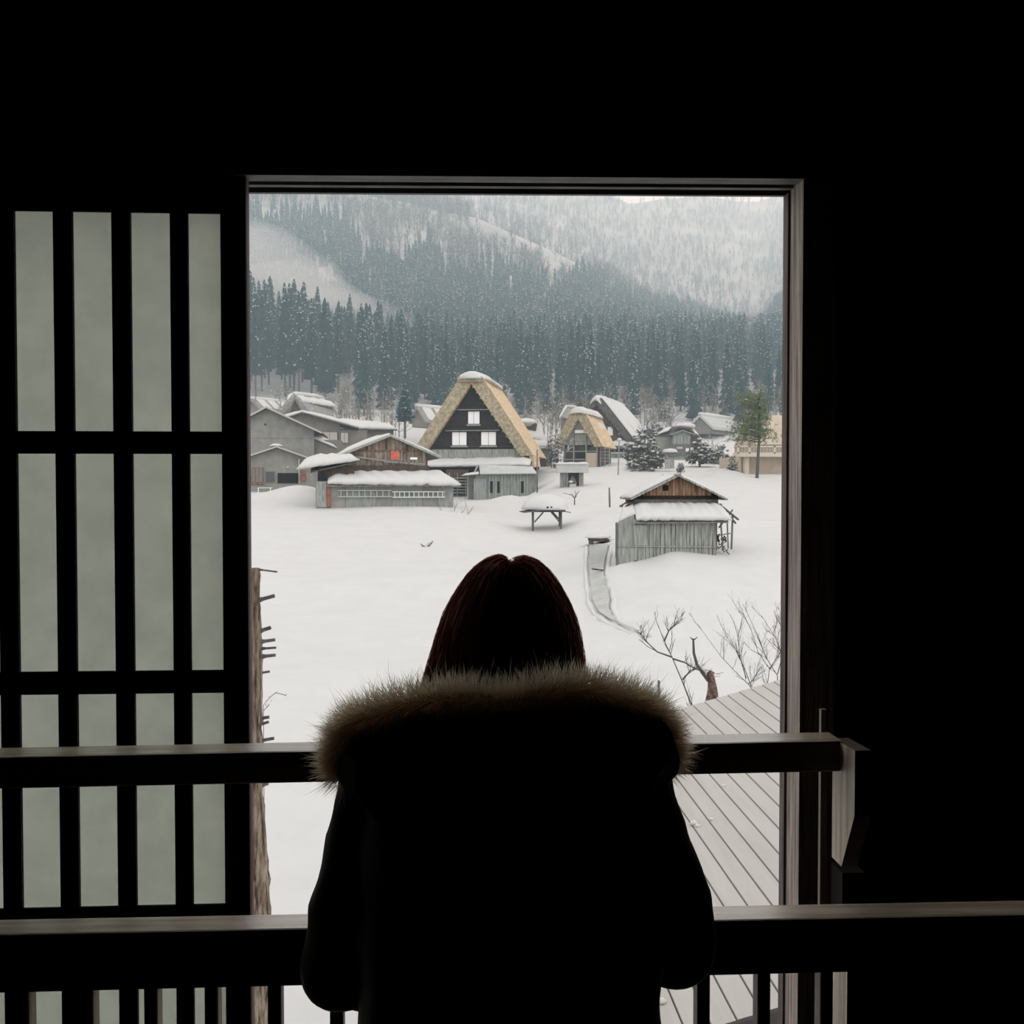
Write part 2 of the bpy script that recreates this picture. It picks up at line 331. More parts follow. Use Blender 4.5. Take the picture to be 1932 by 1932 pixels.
bx0, bx1 = W(1613, 1450, 1.635).x, W(1644, 1450, 1.635).x
def zp(py, y): return W(1600, py, y).z
eb = MB().prism_x([(1.635, zp(1416.5, 1.635)), (1.635, zp(1540, 1.635)), (1.69, zp(1635, 1.69)), (1.735, zp(1616, 1.735)), (1.735, zp(1392, 1.735))], bx0, bx1); eb.mi = [0] + [1] * (len(eb.mi) - 1); eb.build('end_board', [M_post_in, M_rail_side], rail)      # lit inner face painted pale, the shaded faces dark
ep = MB().box((bx0, 1.66, 0.002), (bx1, 1.737, zl(bx0, 1875, 1838) + 0.02)); ep.mi = [1, 1, 1, 1, 1, 0]; ep.build('end_post', [M_post_in, M_rail_side], rail)  # light painted in again: pale face towards the opening, the rest dark
MB().box((bx0 + 0.02, 1.737, 0.002), (bx0 + 0.06, 1.79, zl(bx0, 1764, 1734) + 0.02)).build('rear_post', M_dark, rail)
xs = W(1548.5, 1500, 1.80).x
MB().box((xs - 0.002, 1.795, 0.002), (xs + 0.008, 1.806, W(1548, 1338, 1.80).z)).build('upright_slat', M_baluster, rail)

# ================================================================== THE SNOWY GROUND
G_COL = [
 (300, [(2.4, 6000), (12, 1920), (20, 1480), (30, 1270), (45, 1090), (60, 995), (72, 953), (80, 932), (90, 922), (110, 905), (130, 885), (165, 845), (200, 775)]),
 (600, [(2.4, 6000), (12, 1920), (20, 1480), (30, 1270), (45, 1090), (60, 998), (72, 956), (80, 936), (90, 925), (110, 905), (130, 885), (165, 845), (200, 775)]),
 (850, [(2.4, 6000), (12, 1920), (20, 1480), (30, 1270), (45, 1090), (60, 1002), (72, 957), (85, 950), (92, 946), (110, 900), (130, 880), (165, 845), (200, 775)]),
 (985, [(2.4, 6000), (12, 1920), (20, 1480), (30, 1290), (46, 1095), (65, 1004), (80, 960), (92, 940), (110, 890), (130, 868), (165, 845), (200, 775)]),
 (1050, [(2.4, 6000), (12, 1920), (20, 1480), (30, 1290), (46, 1095), (65, 1004), (85, 922), (92, 905), (110, 884), (130, 868), (165, 845), (200, 775)]),
 (1270, [(2.4, 6000), (12, 1920), (20, 1490), (30, 1290), (45, 1038), (46.5, 1031), (60, 975), (85, 905), (92, 893), (110, 875), (130, 862), (165, 840), (200, 775)]),
 (1600, [(2.4, 6000), (12, 1920), (20, 1490), (30, 1290), (45, 1060), (60, 980), (85, 905), (92, 893), (110, 875), (130, 862), (165, 840), (200, 775)]),
]
def gz_px(px, D):
    vals = [(c, lerp_tab(t, D) if D >= 12 else None) for c, t in G_COL]
    if D < 12:
        py = 1920
        z12 = W(966, 1920, 12).z
        return z12 - 0.25 * (12 - D) * 0.1
    py = lerp_tab(vals, px)
    return W(C0, py, D).z
HEAPS = [(962, 87.5, 0.75, 1.9, 2.0), (560, 80, 0.9, 2.4, 3.0), (1180, 100, 0.7, 2.2, 3), (1372, 88, 0.8, 1.5, 2.5), (1290, 43.9, 0.16, 1.6, 0.8), (1170, 44, 0.28, 0.7, 0.9), (720, 70, 0.12, 1.4, 1), (800, 70, 0.15, 1.2, 1), (1035, 74, 0.5, 2.0, 2.5), (640, 69.5, 0.12, 0.8, 0.8), (1110, 66, 0.35, 1.2, 1.6)]
def gz(x, y):
    z = gz_px(px_of(x, y), y)
    for (bp, bd, bh, bw, bl) in HEAPS:
        z += bh * math.exp(-((x - W(bp, 900, bd).x) / bw) ** 2 - ((y - bd) / bl) ** 2)
    return z + 0.12 * noise.noise(Vector((x * 0.11, y * 0.11, 0))) * min(1, y / 30)
def make_ground():
    ny, nt_ = 190, 260
    ys = [2.45 * (200 / 2.45) ** (j / ny) for j in range(ny + 1)]
    ts = [-0.95 + 2.05 * i / nt_ for i in range(nt_ + 1)]
    m = MB()
    for y in ys:
        for t in ts: m.v.append((t * (y + 4), y, gz(t * (y + 4), y)))
    n = nt_ + 1
    for j in range(ny):
        for i in range(nt_): a = j * n + i; m.f.append((a, a + 1, a + n + 1, a + n)); m.mi.append(0)
    return m
struct('ground', make_ground(), M_snow, 'smooth deep snow covering the fields of the village', 'snow', True)
def on_ground(px, py, d0=13.0, d1=160.0):
    """Point where the line of sight meets the snow."""
    last = None
    D = d0
    while D < d1:
        p = W(px, py, D)
        if p.z <= gz(p.x, D): return p
        D += 0.25
    return W(px, py, d1)

# ================================================================== BUILDINGS
class Fr:
    """Local frame of a building: front plane through pixel (cx, cy) at distance D, turned by rot about z."""
    def __init__(s, name, label, cat, cx, cy, D, rot=0.0, group=None):
        s.cx, s.cy, s.D = cx, cy, D; s.k = D / F
        s.o = thing(name, label, cat, W(cx, cy, D), R(rot), group); s.c = math.cos(R(rot))
    def x(s, px): return (px - s.cx) * s.k / s.c
    def z(s, py): return (s.cy - py) * s.k
    def p(s, px, py, y=0.0): return Vector((s.x(px), y, s.z(py)))
    def part(s, name, mb, m, parent=None, smooth=False): return mb.build(name, m, parent or s.o, smooth)
    def rect(s, name, l, t, r_, b, y0, y1, m, parent=None):
        return s.part(name, MB().box((s.x(l), y0, s.z(b)), (s.x(r_), y1, s.z(t))), m, parent)

def boards_v(fr, l, r_, n, topf, botf, y, m, th=0.05, seed=0, name='board'):
    rg = random.Random(seed); e = [l + (r_ - l) * k / n for k in range(n + 1)]
    for k in range(n):
        a, b = e[k] + 0.04 * (r_ - l) / n, e[k + 1] - 0.04 * (r_ - l) / n; d = rg.uniform(-0.015, 0.015)
        q = [(fr.x(a), y - th + d, fr.z(botf(a))), (fr.x(b), y - th + d, fr.z(botf(b))), (fr.x(b), y, fr.z(botf(b))), (fr.x(a), y, fr.z(botf(a)))]
        q += [(fr.x(a), y - th + d, fr.z(topf(a))), (fr.x(b), y - th + d, fr.z(topf(b))), (fr.x(b), y, fr.z(topf(b))), (fr.x(a), y, fr.z(topf(a)))]
        fr.part(name, MB().hexa(q), m)

def gassho(fr, zr, ze, wr, we, ta, ti, L, m_edge, m_roof, m_gable, base, nb=12, over=0.7):
    """Steep thatched roof: pixel sizes zr ridge row, ze eave row, wr / we half widths from cx, th thickness of the thatch edge."""
    cx = fr.cx; za = zr + ta
    X = lambda px: fr.x(cx + px)
    for sgn, nm in ((-1, 'thatch_slope'), (1, 'thatch_slope')):
        mb = MB(); out = [(sgn * X(wr), fr.z(zr)), (sgn * X(we), fr.z(ze))]
        poly = [(0, fr.z(zr)), (sgn * X(wr), fr.z(zr)), (sgn * X(we), fr.z(ze)), (sgn * X(we - ti), fr.z(ze + 1)), (0, fr.z(za))]
        if sgn > 0: poly = poly[::-1]
        # front edge is cut straw, the slope itself combed straw
        n = len(poly); mb.add([(a, -over, b) for a, b in poly] + [(a, L, b) for a, b in poly], [])
        mb.cur = 1; mb.f.append(tuple(range(n))[::-1]); mb.mi.append(1); mb.f.append(tuple(range(n, 2 * n))); mb.mi.append(1)
        for i in range(n): mb.f.append((i, (i + 1) % n, (i + 1) % n + n, i + n)); mb.mi.append(0)
        fr.part(nm, mb, [m_roof, m_edge])
    # fringe of straw bundles along the inner edge of the gable
    for sgn in (-1, 1):
        mb = MB(); nf = 13
        for k in range(nf):
            u = (k + 0.5) / nf; px = u * (we - ti); py = za + (ze - za) * u
            mb.blob((sgn * X(px * 0.985), -over + 0.12, fr.z(py + 1.5)), (fr.k * 2.0, 0.15, fr.k * 1.6), 6, 4, 0.2, k)
        tag(fr.part('straw_fringe', mb, m_edge), kind='stuff')
    # gable boards
    hw = lambda py: max(0.5, (py - za) / (ze - za) * (we - ti) + 1.0)
    e = [za + (base - za) * k / nb for k in range(nb + 1)]
    for k in range(nb):
        a, b = e[k], e[k + 1]; ha, hb = (hw(min(a, ze)), hw(min(b, ze)))
        fr.part('gable_board', MB().prism([(X(-hb), fr.z(b - 0.15)), (X(hb), fr.z(b - 0.15)), (X(ha), fr.z(a)), (X(-ha), fr.z(a))], 0.0 - 0.03 * (k % 2), 0.12), m_gable)

def gable_house(fr, apex, el, er, base, wl, wr, L, m_wall, th=3.0, over=0.6, m_roof=None, m_edge=None, snow=0.0, snow_seed=1, back=None, side='both'):
    """apex, el, er: pixels of the front roof edge; wl/wr wall edges; base row."""
    m_roof = m_roof or M_darkroof; m_edge = m_edge or M_fascia
    ax, ay = apex
    def roof_y(px): return ay + (el[1] - ay) * (px - ax) / (el[0] - ax) if px < ax else ay + (er[1] - ay) * (px - ax) / (er[0] - ax)
    poly = [(fr.x(wl), fr.z(base)), (fr.x(wr), fr.z(base)), (fr.x(wr), fr.z(roof_y(wr) + th)), (fr.x(ax), fr.z(ay + th)), (fr.x(wl), fr.z(roof_y(wl) + th))]
    fr.part('wall', MB().prism(poly, 0, L), m_wall)
    for e in (el, er):
        s_ = MB(); a, b = fr.p(ax, ay), fr.p(*e); d = Vector((0, 0, -th * fr.k))
        q = [a + d, b + d, b + d, a + d, a, b, b, a]
        q = [Vector((v.x, -over if i % 4 in (0, 1) else L + 0.3, v.z)) for i, v in enumerate(q)]
        fr.part('roof_slope', s_.hexa(q), m_roof)
        fr.part('verge_board', MB().bar(Vector((a.x, -over - 0.02, a.z - 0.5 * th * fr.k)), Vector((b.x, -over - 0.02, b.z - 0.5 * th * fr.k)), 0.05, th * fr.k * 1.05, (0, 0, 1)), m_edge)
        if snow > 0 and (side == 'both' or (side == 'left') == (e is el)):
            lo0, lo1 = Vector((b.x, -over, b.z)), Vector((b.x, L, b.z)); up0, up1 = Vector((a.x, -over, a.z)), Vector((a.x, L, a.z))
            fr.part('roof_snow', MB().slab(lo0, lo1, up1, up0, snow, 10, 10, snow_seed, 0.25), M_snow, None, True)

def window(fr, l, t, r_, b, y, mpane=None, mframe=None, n=2, name='window'):
    mpane = mpane or M_white; mframe = mframe or M_gable
    w = fr.part(name, MB().box((fr.x(l) - 0.06, y - 0.03, fr.z(b) - 0.06), (fr.x(r_) + 0.06, y + 0.02, fr.z(t) + 0.06)), mframe)
    for k in range(n):
        a = l + (r_ - l) * k / n; c = l + (r_ - l) * (k + 1) / n
        fr.part('pane', MB().box((fr.x(a) + 0.02, y - 0.055, fr.z(b)), (fr.x(c) - 0.02, y - 0.031, fr.z(t))), mpane, w)
    return w

def ridge_dome(fr, cx, py, y0, y1, wpx, hpx, drop=0.0, seed=1):
    """Rounded cushion of snow along a ridge, drooping a little over both slopes."""
    rings = []; n = 18; w = wpx * fr.k; hh = hpx * fr.k
    for j in range(11):
        v = j / 10; e = max(0.1, min(1.0, math.sin(math.pi * min(1, max(0, 0.03 + v * 0.94))) * 2.2)) ** 0.35; y = y0 + (y1 - y0) * v; ring = []
        for k in range(n):
            a_ = 2 * math.pi * k / n; x = math.cos(a_); z = math.sin(a_); q = 1 + 0.14 * noise.noise(Vector((x * 1.5 + seed, z * 1.5, v * 5)))
            zz_ = hh * z * e * q if z > 0 else hh * 0.25 * z - drop * fr.k * x * x
            ring.append(Vector((fr.x(cx) + w * x * e * q, y, fr.z(py) + zz_ - (drop * fr.k * x * x if z > 0 else 0))))
        rings.append(ring)
    return MB().loft(rings[::-1])
# ---- the big thatched farmhouse
h = Fr('thatched_farmhouse', 'large steep-roofed thatched farmhouse with dark gable and three white windows', 'house', 892, 862, 100, -11)
gassho(h, 716, 860, 22, 115, 10, 24, 11.3, M_thatch_edge, M_thatch, M_gable, 862, 14, 0.9)
h.rect('ridge_cap', 868, 714, 914, 723, -1.2, 11.4, M_thatch_edge)
h.part('ridge_snow', ridge_dome(h, 892, 714, -1.5, 11.6, 30, 13, 3, 2), M_snow, None, True)
for l, t, r_, b in ((883.5, 777, 905.5, 800), (853.5, 815.5, 881, 840), (908, 815.5, 936, 840)):
    w = window(h, l, t, r_, b, -0.10)
    h.part('sill', MB().box((h.x(l) - 0.1, -0.3, h.z(b + 4)), (h.x(r_) + 0.1, -0.08, h.z(b + 1))), M_greyboard2, w)
for py, hw_ in ((773.5, 29), (812.5, 50)): h.part('pent_ledge', MB().box((h.x(892 - hw_), -0.45, h.z(py + 1)), (h.x(892 + hw_), 0, h.z(py - 0.4))), M_greyboard2)
h.rect('eave_beam', 812, 848, 984, 864, -0.35, -0.05, M_greyboard2)
h.rect('ground_floor_wall', 806, 862, 986, 950, 0.15, 14, M_gable)
h.part('pent_roof', MB().hexa([h.p(800, 884, -2.2), h.p(1004, 882, -2.2), h.p(1004, 870, 0), h.p(800, 870, 0), h.p(800, 882, -2.2), h.p(1004, 880, -2.2), h.p(1004, 868, 0), h.p(800, 868, 0)]), M_darkroof)
h.part('pent_roof_snow', MB().slab(h.p(798, 882, -2.5), h.p(1004, 880, -2.5), h.p(1002, 867, 0), h.p(800, 869, 0), 0.38, 26, 6, 7, 0.18), M_snow, None, True)
h.part('lower_eave_thatch', MB().hexa([h.p(1001, 882, -0.6), h.p(1008, 882, -0.6), h.p(1012, 880, 3), h.p(1005, 880, 3), h.p(998, 858, -0.6), h.p(1005, 858, -0.6), h.p(1009, 860, 3), h.p(1002, 860, 3)]), M_thatch)

# ---- grey shed annex in front of the farmhouse
a = Fr('plank_annex', 'grey plank shed with metal roof leaning before the big farmhouse', 'shed', 955, 940, 92, -6)
boards_v(a, 897, 1010, 19, lambda p: 893, lambda p: 950, 0.0, M_greyboard, 0.06, 3)
a.part('core', MB().box((a.x(884), 0.01, a.z(952)), (a.x(1010), 2.6, a.z(893))), M_post)
boards_v(a, 881, 896, 3, lambda p: 898, lambda p: 952, 0.1, M_greyboard2, 0.05, 5)
a.rect('door', 894, 903, 918, 942, -0.16, -0.07, M_greyboard)
for l in (925, 938, 983): a.rect('shutter_gap', l, 908, l + 5, 930, -0.085, -0.06, M_black)
a.part('roof_slope', MB().hexa([a.p(907, 895, -0.6), a.p(1013, 894, -0.6), a.p(1003, 881, 1.4), a.p(901, 878, 1.4), a.p(907, 893.5, -0.6), a.p(1013, 892.5, -0.6), a.p(1003, 879.5, 1.4), a.p(901, 876, 1.4)]), M_metal)
a.part('gable_end', MB().hexa([a.p(893, 896, 0.2), a.p(906, 895, -0.3), a.p(906, 894, 1.2), a.p(893, 895, 1.2), a.p(900, 878, 0.9), a.p(902, 878, 0.8), a.p(902, 878, 1.2), a.p(900, 878, 1.2)]), M_black)
a.part('verge_board', MB().bar(a.p(901, 877, 0.6), a.p(893, 897, -0.3), 0.12, 0.1), M_greyboard)
a.part('side_pent_roof', MB().slab(a.p(871, 898, -0.6), a.p(904, 895, -0.6), a.p(906, 890, 0.6), a.p(880, 894, 0.6), 0.12, 8, 3, 2), M_snow, None, True)
for k in range(4): a.part('stacked_slat', MB().bar(a.p(1003 + k * 1.6, 897, -0.12), a.p(1006 + k * 1.6, 938, -0.15), 0.05, 0.05), M_greyboard2)
# stone-and-timber gap between barn and annex
g = Fr('slatted_wood_rack', 'dark slatted wood rack between the barn and the plank annex', 'rack', 864, 930, 95)
g.rect('back_panel', 842, 886, 884, 936, 0.1, 0.3, M_gable2)
for k in range(6): g.rect('slat', 845, 901 + k * 5.5, 882, 903.2 + k * 5.5, -0.1, 0.05, M_greyboard2)
for px in (848, 863, 879): g.rect('post', px - 0.8, 892, px + 0.8, 938, -0.16, -0.02, M_greyboard2)

# ---- the barn with the snow-laden lean-to
b = Fr('snowy_barn', 'weathered barn with brown gable, snow roof and snow-covered lean-to', 'barn', 730, 945, 74, 9)
ap, lft, rgt = (735, 822), (640, 861), (828, 862)
rf = lambda px: ap[1] + (lft[1] - ap[1]) * (px - ap[0]) / (lft[0] - ap[0]) if px < ap[0] else ap[1] + (rgt[1] - ap[1]) * (px - ap[0]) / (rgt[0] - ap[0])
b.part('core', MB().prism([(b.x(655), b.z(952)), (b.x(806), b.z(952)), (b.x(806), b.z(rf(806) + 4)), (b.x(735), b.z(827)), (b.x(655), b.z(rf(655) + 4))], 0.02, 7), M_gable2)
boards_v(b, 657, 804, 20, lambda p: rf(p) + 4, lambda p: 879, 0.0, M_barnboard, 0.06, 9)
b.rect('tie_beam', 662, 850, 802, 852.5, -0.16, -0.06, M_brownboard)
b.rect('gable_post', 727, 828, 731, 852, -0.16, -0.06, M_gable2); b.rect('gable_post', 692, 843, 695, 852, -0.16, -0.06, M_gable2); b.rect('gable_post', 765, 838, 769, 852, -0.16, -0.06, M_gable2)
b.part('balcony_beam', MB().bar(b.p(664, 862, -0.3), b.p(800, 879, -0.3), 0.12, 0.1), M_greyboard2)
b.part('balcony_beam', MB().bar(b.p(724, 872, -0.35), b.p(800, 876, -0.35), 0.1, 0.08), M_greyboard2)
for px in (728, 757, 776, 798): b.rect('balcony_post', px - 0.7, 851, px + 0.7, 877, -0.36, -0.28, M_greyboard2)
b.rect('corner_post', 796, 852, 801, 880, -0.2, -0.05, M_greyboard)
b.rect('white_basin', 772, 863.5, 785, 867.5, -0.5, -0.36, M_white)
for e in (lft, rgt):
    A, B = b.p(*ap), b.p(*e); d = Vector((0, 0, -3.4 * b.k))
    q = [A + d, B + d, B + d, A + d, A, B, B, A]; q = [Vector((v.x, -0.7 if i % 4 in (0, 1) else 8.0, v.z)) for i, v in enumerate(q)]
    b.part('roof_slope', MB().hexa(q), M_greyboard2)
    b.part('verge_board', MB().bar(Vector((A.x, -0.74, A.z - 1.7 * b.k)), Vector((B.x, -0.74, B.z - 1.7 * b.k)), 0.06, 3.5 * b.k), M_greyboard)
    b.part('roof_snow', MB().slab((B.x, -0.35 if e is lft else -0.7, B.z), (B.x, 8, B.z), (A.x, 8, A.z), (A.x, -0.55, A.z), 0.34 if e is lft else 0.2, 10, 10, 3 if e is lft else 5, 0.2), M_snow, None, True)
b.rect('dark_wall_band', 665, 879, 808, 897, -0.5, 0.0, M_gable2)  # dark wall below the gable boards
b.part('lean_to_roof', MB().hexa([b.p(618, 918, -2.6), b.p(857, 918, -2.6), b.p(820, 896, 0), b.p(640, 896, 0), b.p(618, 916, -2.6), b.p(857, 916, -2.6), b.p(820, 894, 0), b.p(640, 894, 0)]), M_greyboard2)
b.part('lean_to_snow', MB().slab(b.p(619, 914, -2.9), b.p(858, 917, -2.9), b.p(832, 893, 0), b.p(624, 895, 0), 0.42, 34, 7, 11, 0.32), M_snow, None, True)
b.rect('lean_to_wall', 600, 908, 846, 960, -2.1, -0.2, M_plaster)
for k in range(8): b.rect('wall_panel', 624 + k * 27.7, 917, 624 + k * 27.7 + 27.2, 960, -2.16, -2.1, M_greyboard if k % 3 else M_plaster)
b.rect('end_wall_panel', 600, 909, 618, 955, -2.16, -2.1, M_greyboard)
b.rect('red_plank', 619, 908, 625, 955, -2.24, -2.1, M_redwood)
b.rect('end_opening', 603, 896, 616, 908, -2.14, -2.0, M_black)
b.part('side_roof_snow', MB().slab(b.p(566, 888, -2.2), b.p(676, 871, -2.4), b.p(655, 864, 1), b.p(597, 864, 1), 0.42, 14, 8, 21, 0.3), M_snow, None, True)
b.part('side_roof', MB().hexa([b.p(590, 894, -2.2), b.p(678, 873, -2.4), b.p(655, 866, 1), b.p(597, 868, 1), b.p(590, 892, -2.2), b.p(678, 871, -2.4), b.p(655, 864, 1), b.p(597, 866, 1)]), M_darkroof)
b.rect('side_wall', 604, 880, 668, 912, -1.6, 0.0, M_gable2)
def ladder(name, label, l, r_, t, bt, n, m, D):
    f = Fr(name, label, 'ladder', (l + r_) / 2, (t + bt) / 2, D, 9)
    for py in (t, bt): f.part('rail', MB().box((f.x(l), -0.05, f.z(py) - 0.035), (f.x(r_), 0.0, f.z(py) + 0.035)), m)
    for k in range(n):
        px = l + (r_ - l) * (k + 0.5) / n; f.part('rung', MB().box((f.x(px) - 0.03, -0.04, f.z(bt)), (f.x(px) + 0.03, -0.01, f.z(t))), m)
ladder('wall_ladder', 'white ladder hung sideways on the barn lean-to wall', 741, 839, 928, 938, 11, M_ladder, 72.0)
ladder('wall_ladder', 'dull grey ladder hung sideways on the barn lean-to wall', 639, 738, 925.5, 937, 9, M_ladder2, 71.45)
rc = Fr('hanging_cloth', 'red cloth hanging from the barn balcony', 'cloth', 745, 859, 73.1, 9)
MBc = MB(); rows_ = []
for j in range(8):
    for i in range(7): MBc.v.append((rc.x(737.5 + 15.5 * i / 6), -0.05 + 0.03 * math.sin(i * 2.1 + j * 0.2), rc.z(851 + 16 * j / 7 + (1 if i % 3 == 0 else 0))))
for j in range(7):
    for i in range(6): q = j * 7 + i; MBc.f.append((q, q + 1, q + 8, q + 7)); MBc.mi.append(0)
co = rc.part('cloth_sheet', MBc, M_red); sd = co.modifiers.new('thick', 'SOLIDIFY'); sd.thickness = 0.02

# ---- left-hand houses
c = Fr('plaster_house', 'grey plaster gable house with dark roof beside the window jamb', 'house', 505, 930, 96, 4)
gable_house(c, (505, 770), (455, 797), (606, 817), 945, 460, 590, 9, M_plaster, 3.0, 0.8, M_darkroof, M_fascia)
c.rect('vent', 500, 801, 503, 804, -0.06, 0.02, M_black); c.rect('wall_joint', 470, 828, 588, 828.8, -0.02, 0.02, M_plaster2)
c.part('side_roof_snow', MB().slab(c.p(583, 826, 0.4), c.p(632, 846, 0.4), c.p(632, 840, 3), c.p(586, 820, 3), 0.3, 8, 5, 13, 0.2), M_snow, None, True)
c.rect('side_wall', 588, 830, 640, 900, 0.6, 5, M_plaster2)
d = Fr('low_plaster_house', 'low grey plaster house with snow patch on its ridge and wooden window', 'house', 524, 930, 86, 4)
gable_house(d, (524, 843), (452, 868), (602, 871), 945, 458, 590, 7, M_plaster, 2.6, 0.6, M_darkroof, M_fascia)
d.part('ridge_snow', MB().blob((d.x(516), 2.4, d.z(841)), (0.6, 1.2, 0.22), 12, 6, 0.2, 4), M_snow, None, True)
window(d, 477, 884, 497, 910, -0.06, M_plaster2, M_brownboard, 3)
d.rect('window_sill', 474, 911, 500, 914, -0.15, 0, M_brownboard)
window(d, 503, 891, 518, 909, -0.05, M_glass, M_plaster2, 2); d.rect('porch_opening', 524, 893, 562, 912, -0.05, 0.03, M_black); d.rect('porch_post', 562.5, 868, 564.5, 912, -0.2, -0.05, M_fascia)
d.rect('red_board', 569, 889, 575, 907, -0.12, -0.02, M_redwood); d.part('lamp', MB().blob((d.x(543), -0.12, d.z(882.5)), 0.12, 10, 6, 0), M_fascia)
fr_ = Fr('white_handrail', 'small white handrail in the snow by the low plaster house', 'handrail', 500, 930, 82)
fr_.rect('top_bar', 487, 920, 514, 921, -0.03, 0.03, M_white); fr_.rect('post', 487, 921, 488.2, 934, -0.03, 0.03, M_white); fr_.rect('post', 509.5, 921, 510.7, 934, -0.03, 0.03, M_white)
e = Fr('snow_roofed_house', 'taupe house with thick roof snow behind the plaster house', 'house', 571, 900, 116, 6)
gable_house(e, (571, 780), (500, 806), (674, 808), 900, 520, 640, 6.5, M_plaster2, 2.0, 0.8, M_darkroof, M_darkroof, 0.5, 15)
window(e, 606, 816, 635, 832, -0.06, M_fascia, M_darkroof, 2); window(e, 641, 817, 655, 836, -0.3, M_fascia, M_darkroof, 2)
e.rect('porch_wall', 638, 812, 690, 860, -0.2, 3, M_plaster2)
e2 = Fr('long_snow_roofed_house', 'long low house under a thick unbroken sheet of roof snow', 'house', 700, 850, 126, 6)
e2.rect('wall', 640, 806, 742, 860, 0.3, 4, M_plaster2)
e2.part('roof', MB().hexa([e2.p(628, 812, -0.5), e2.p(748, 813, -0.5), e2.p(735, 802, 3), e2.p(640, 793, 3), e2.p(628, 810, -0.5), e2.p(748, 811, -0.5), e2.p(735, 800, 3), e2.p(640, 791, 3)]), M_darkroof)
e2.part('roof_snow', MB().slab(e2.p(630, 810, -0.6), e2.p(748, 811, -0.6), e2.p(733, 800, 3), e2.p(640, 790, 3), 0.45, 20, 6, 17, 0.25), M_snow, None, True)
e2.rect('window', 678, 816, 690, 828, 0.2, 0.32, M_fascia)
t = Fr('hipped_thatch_house', 'old grey thatched house with snow-capped ridge below the cedar forest', 'house', 555, 800, 145, 14)
t.part('thatch_roof', MB().add([t.p(528, 778, 0), t.p(580, 778, -2), t.p(655, 795, 4), t.p(600, 780, 9), t.p(545, 752, 2.0), t.p(556, 746, 1.0), t.p(632, 757, 5.5), t.p(622, 753, 7)], [(0, 1, 5, 4), (1, 2, 6, 5), (2, 3, 7, 6), (3, 0, 4, 7), (4, 5, 6, 7), (3, 2, 1, 0)]), M_thatch_grey)
t.part('gable_wall', MB().prism([(t.x(545), t.z(785)), (t.x(568), t.z(785)), (t.x(555), t.z(757))], -1.9, 0.5), M_gable2)
t.part('gable_thatch', MB().tube([t.p(536, 784, -2), t.p(546, 762, -2.1), t.p(553, 751, -2.1), t.p(560, 758, -2.1), t.p(572, 780, -2.0)], [0.45, 0.45, 0.5, 0.45, 0.4], 8), M_thatch_grey, None, True)
t.part('roof_snow', MB().slab(t.p(541, 758, -1.2), t.p(640, 764, 3.8), t.p(624, 751, 7), t.p(546, 746, 1), 0.6, 18, 5, 23, 0.4), M_snow, None, True)
t.part('ridge_snow', MB().tube([t.p(548, 746, 0.5), t.p(560, 741.5, 1.5), t.p(600, 742, 4.0), t.p(618, 744, 6)], [0.2, 0.3, 0.3, 0.2], 8), M_snow, None, True)
t.rect('wall', 540, 785, 640, 830, 0.5, 6, M_plaster2)
for k in range(5): t.part('roof_snow_streak', MB().slab(t.p(572 + k * 15, 782 + k * 2.6, -1.75 + k * 1.0), t.p(580 + k * 15, 784 + k * 2.4, -1.5 + k), t.p(578 + k * 13, 765 + k, 0.2 + k), t.p(573 + k * 13, 764 + k, 0.1 + k), 0.14, 4, 6, 31 + k, 0.3), M_snow, None, True)
def far_thatch(name, label, cx, cy, D, hw_, hh, L, rot, m, snow=0.25, cat='house'):
    f = Fr(name, label, cat, cx, cy, D, rot); zr = cy - hh
    f.part('gable_wall', MB().prism([(f.x(cx - hw_ * 0.8), f.z(cy + 14)), (f.x(cx + hw_ * 0.8), f.z(cy + 14)), (f.x(cx + hw_ * 0.8), f.z(cy)), (f.x(cx), f.z(zr + 3)), (f.x(cx - hw_ * 0.8), f.z(cy))], 0, L), M_plaster2)
    for sg in (-1, 1):
        A, B = f.p(cx, zr), f.p(cx + sg * hw_, cy + 1)
        q = [A - Vector((0, 0, 0.5)), B - Vector((0, 0, 0.5)), B - Vector((0, 0, 0.5)), A - Vector((0, 0, 0.5)), A, B, B, A]; q = [Vector((v.x, -0.5 if i % 4 in (0, 1) else L, v.z)) for i, v in enumerate(q)]
        f.part('roof_slope', MB().hexa(q), m)
        if snow:
            for k in range(3):
                y0 = L * (0.05 + 0.32 * k); y1 = y0 + L * 0.25
                f.part('roof_snow', MB().slab((B.x, y0, B.z + 0.02), (B.x, y1, B.z + 0.02), (A.x, y1, A.z), (A.x, y0, A.z), snow, 6, 6, k + cx % 7, 0.5), M_snow, None, True)
    f.part('ridge_snow', MB().tube([f.p(cx, zr, -0.5), f.p(cx, zr, L * 0.5), f.p(cx, zr, L)], [0.3, 0.38, 0.3], 8), M_snow, None, True)
    return f
far_thatch('distant_thatch_house', 'distant thatched house with streaks of snow beside the dark conifer', 790, 792, 165, 16, 26, 9, -40, M_thatch_grey)
far_thatch('distant_thatch_house', 'distant thatched house half hidden behind the window jamb', 478, 770, 170, 20, 18, 8, -30, M_thatch_grey)

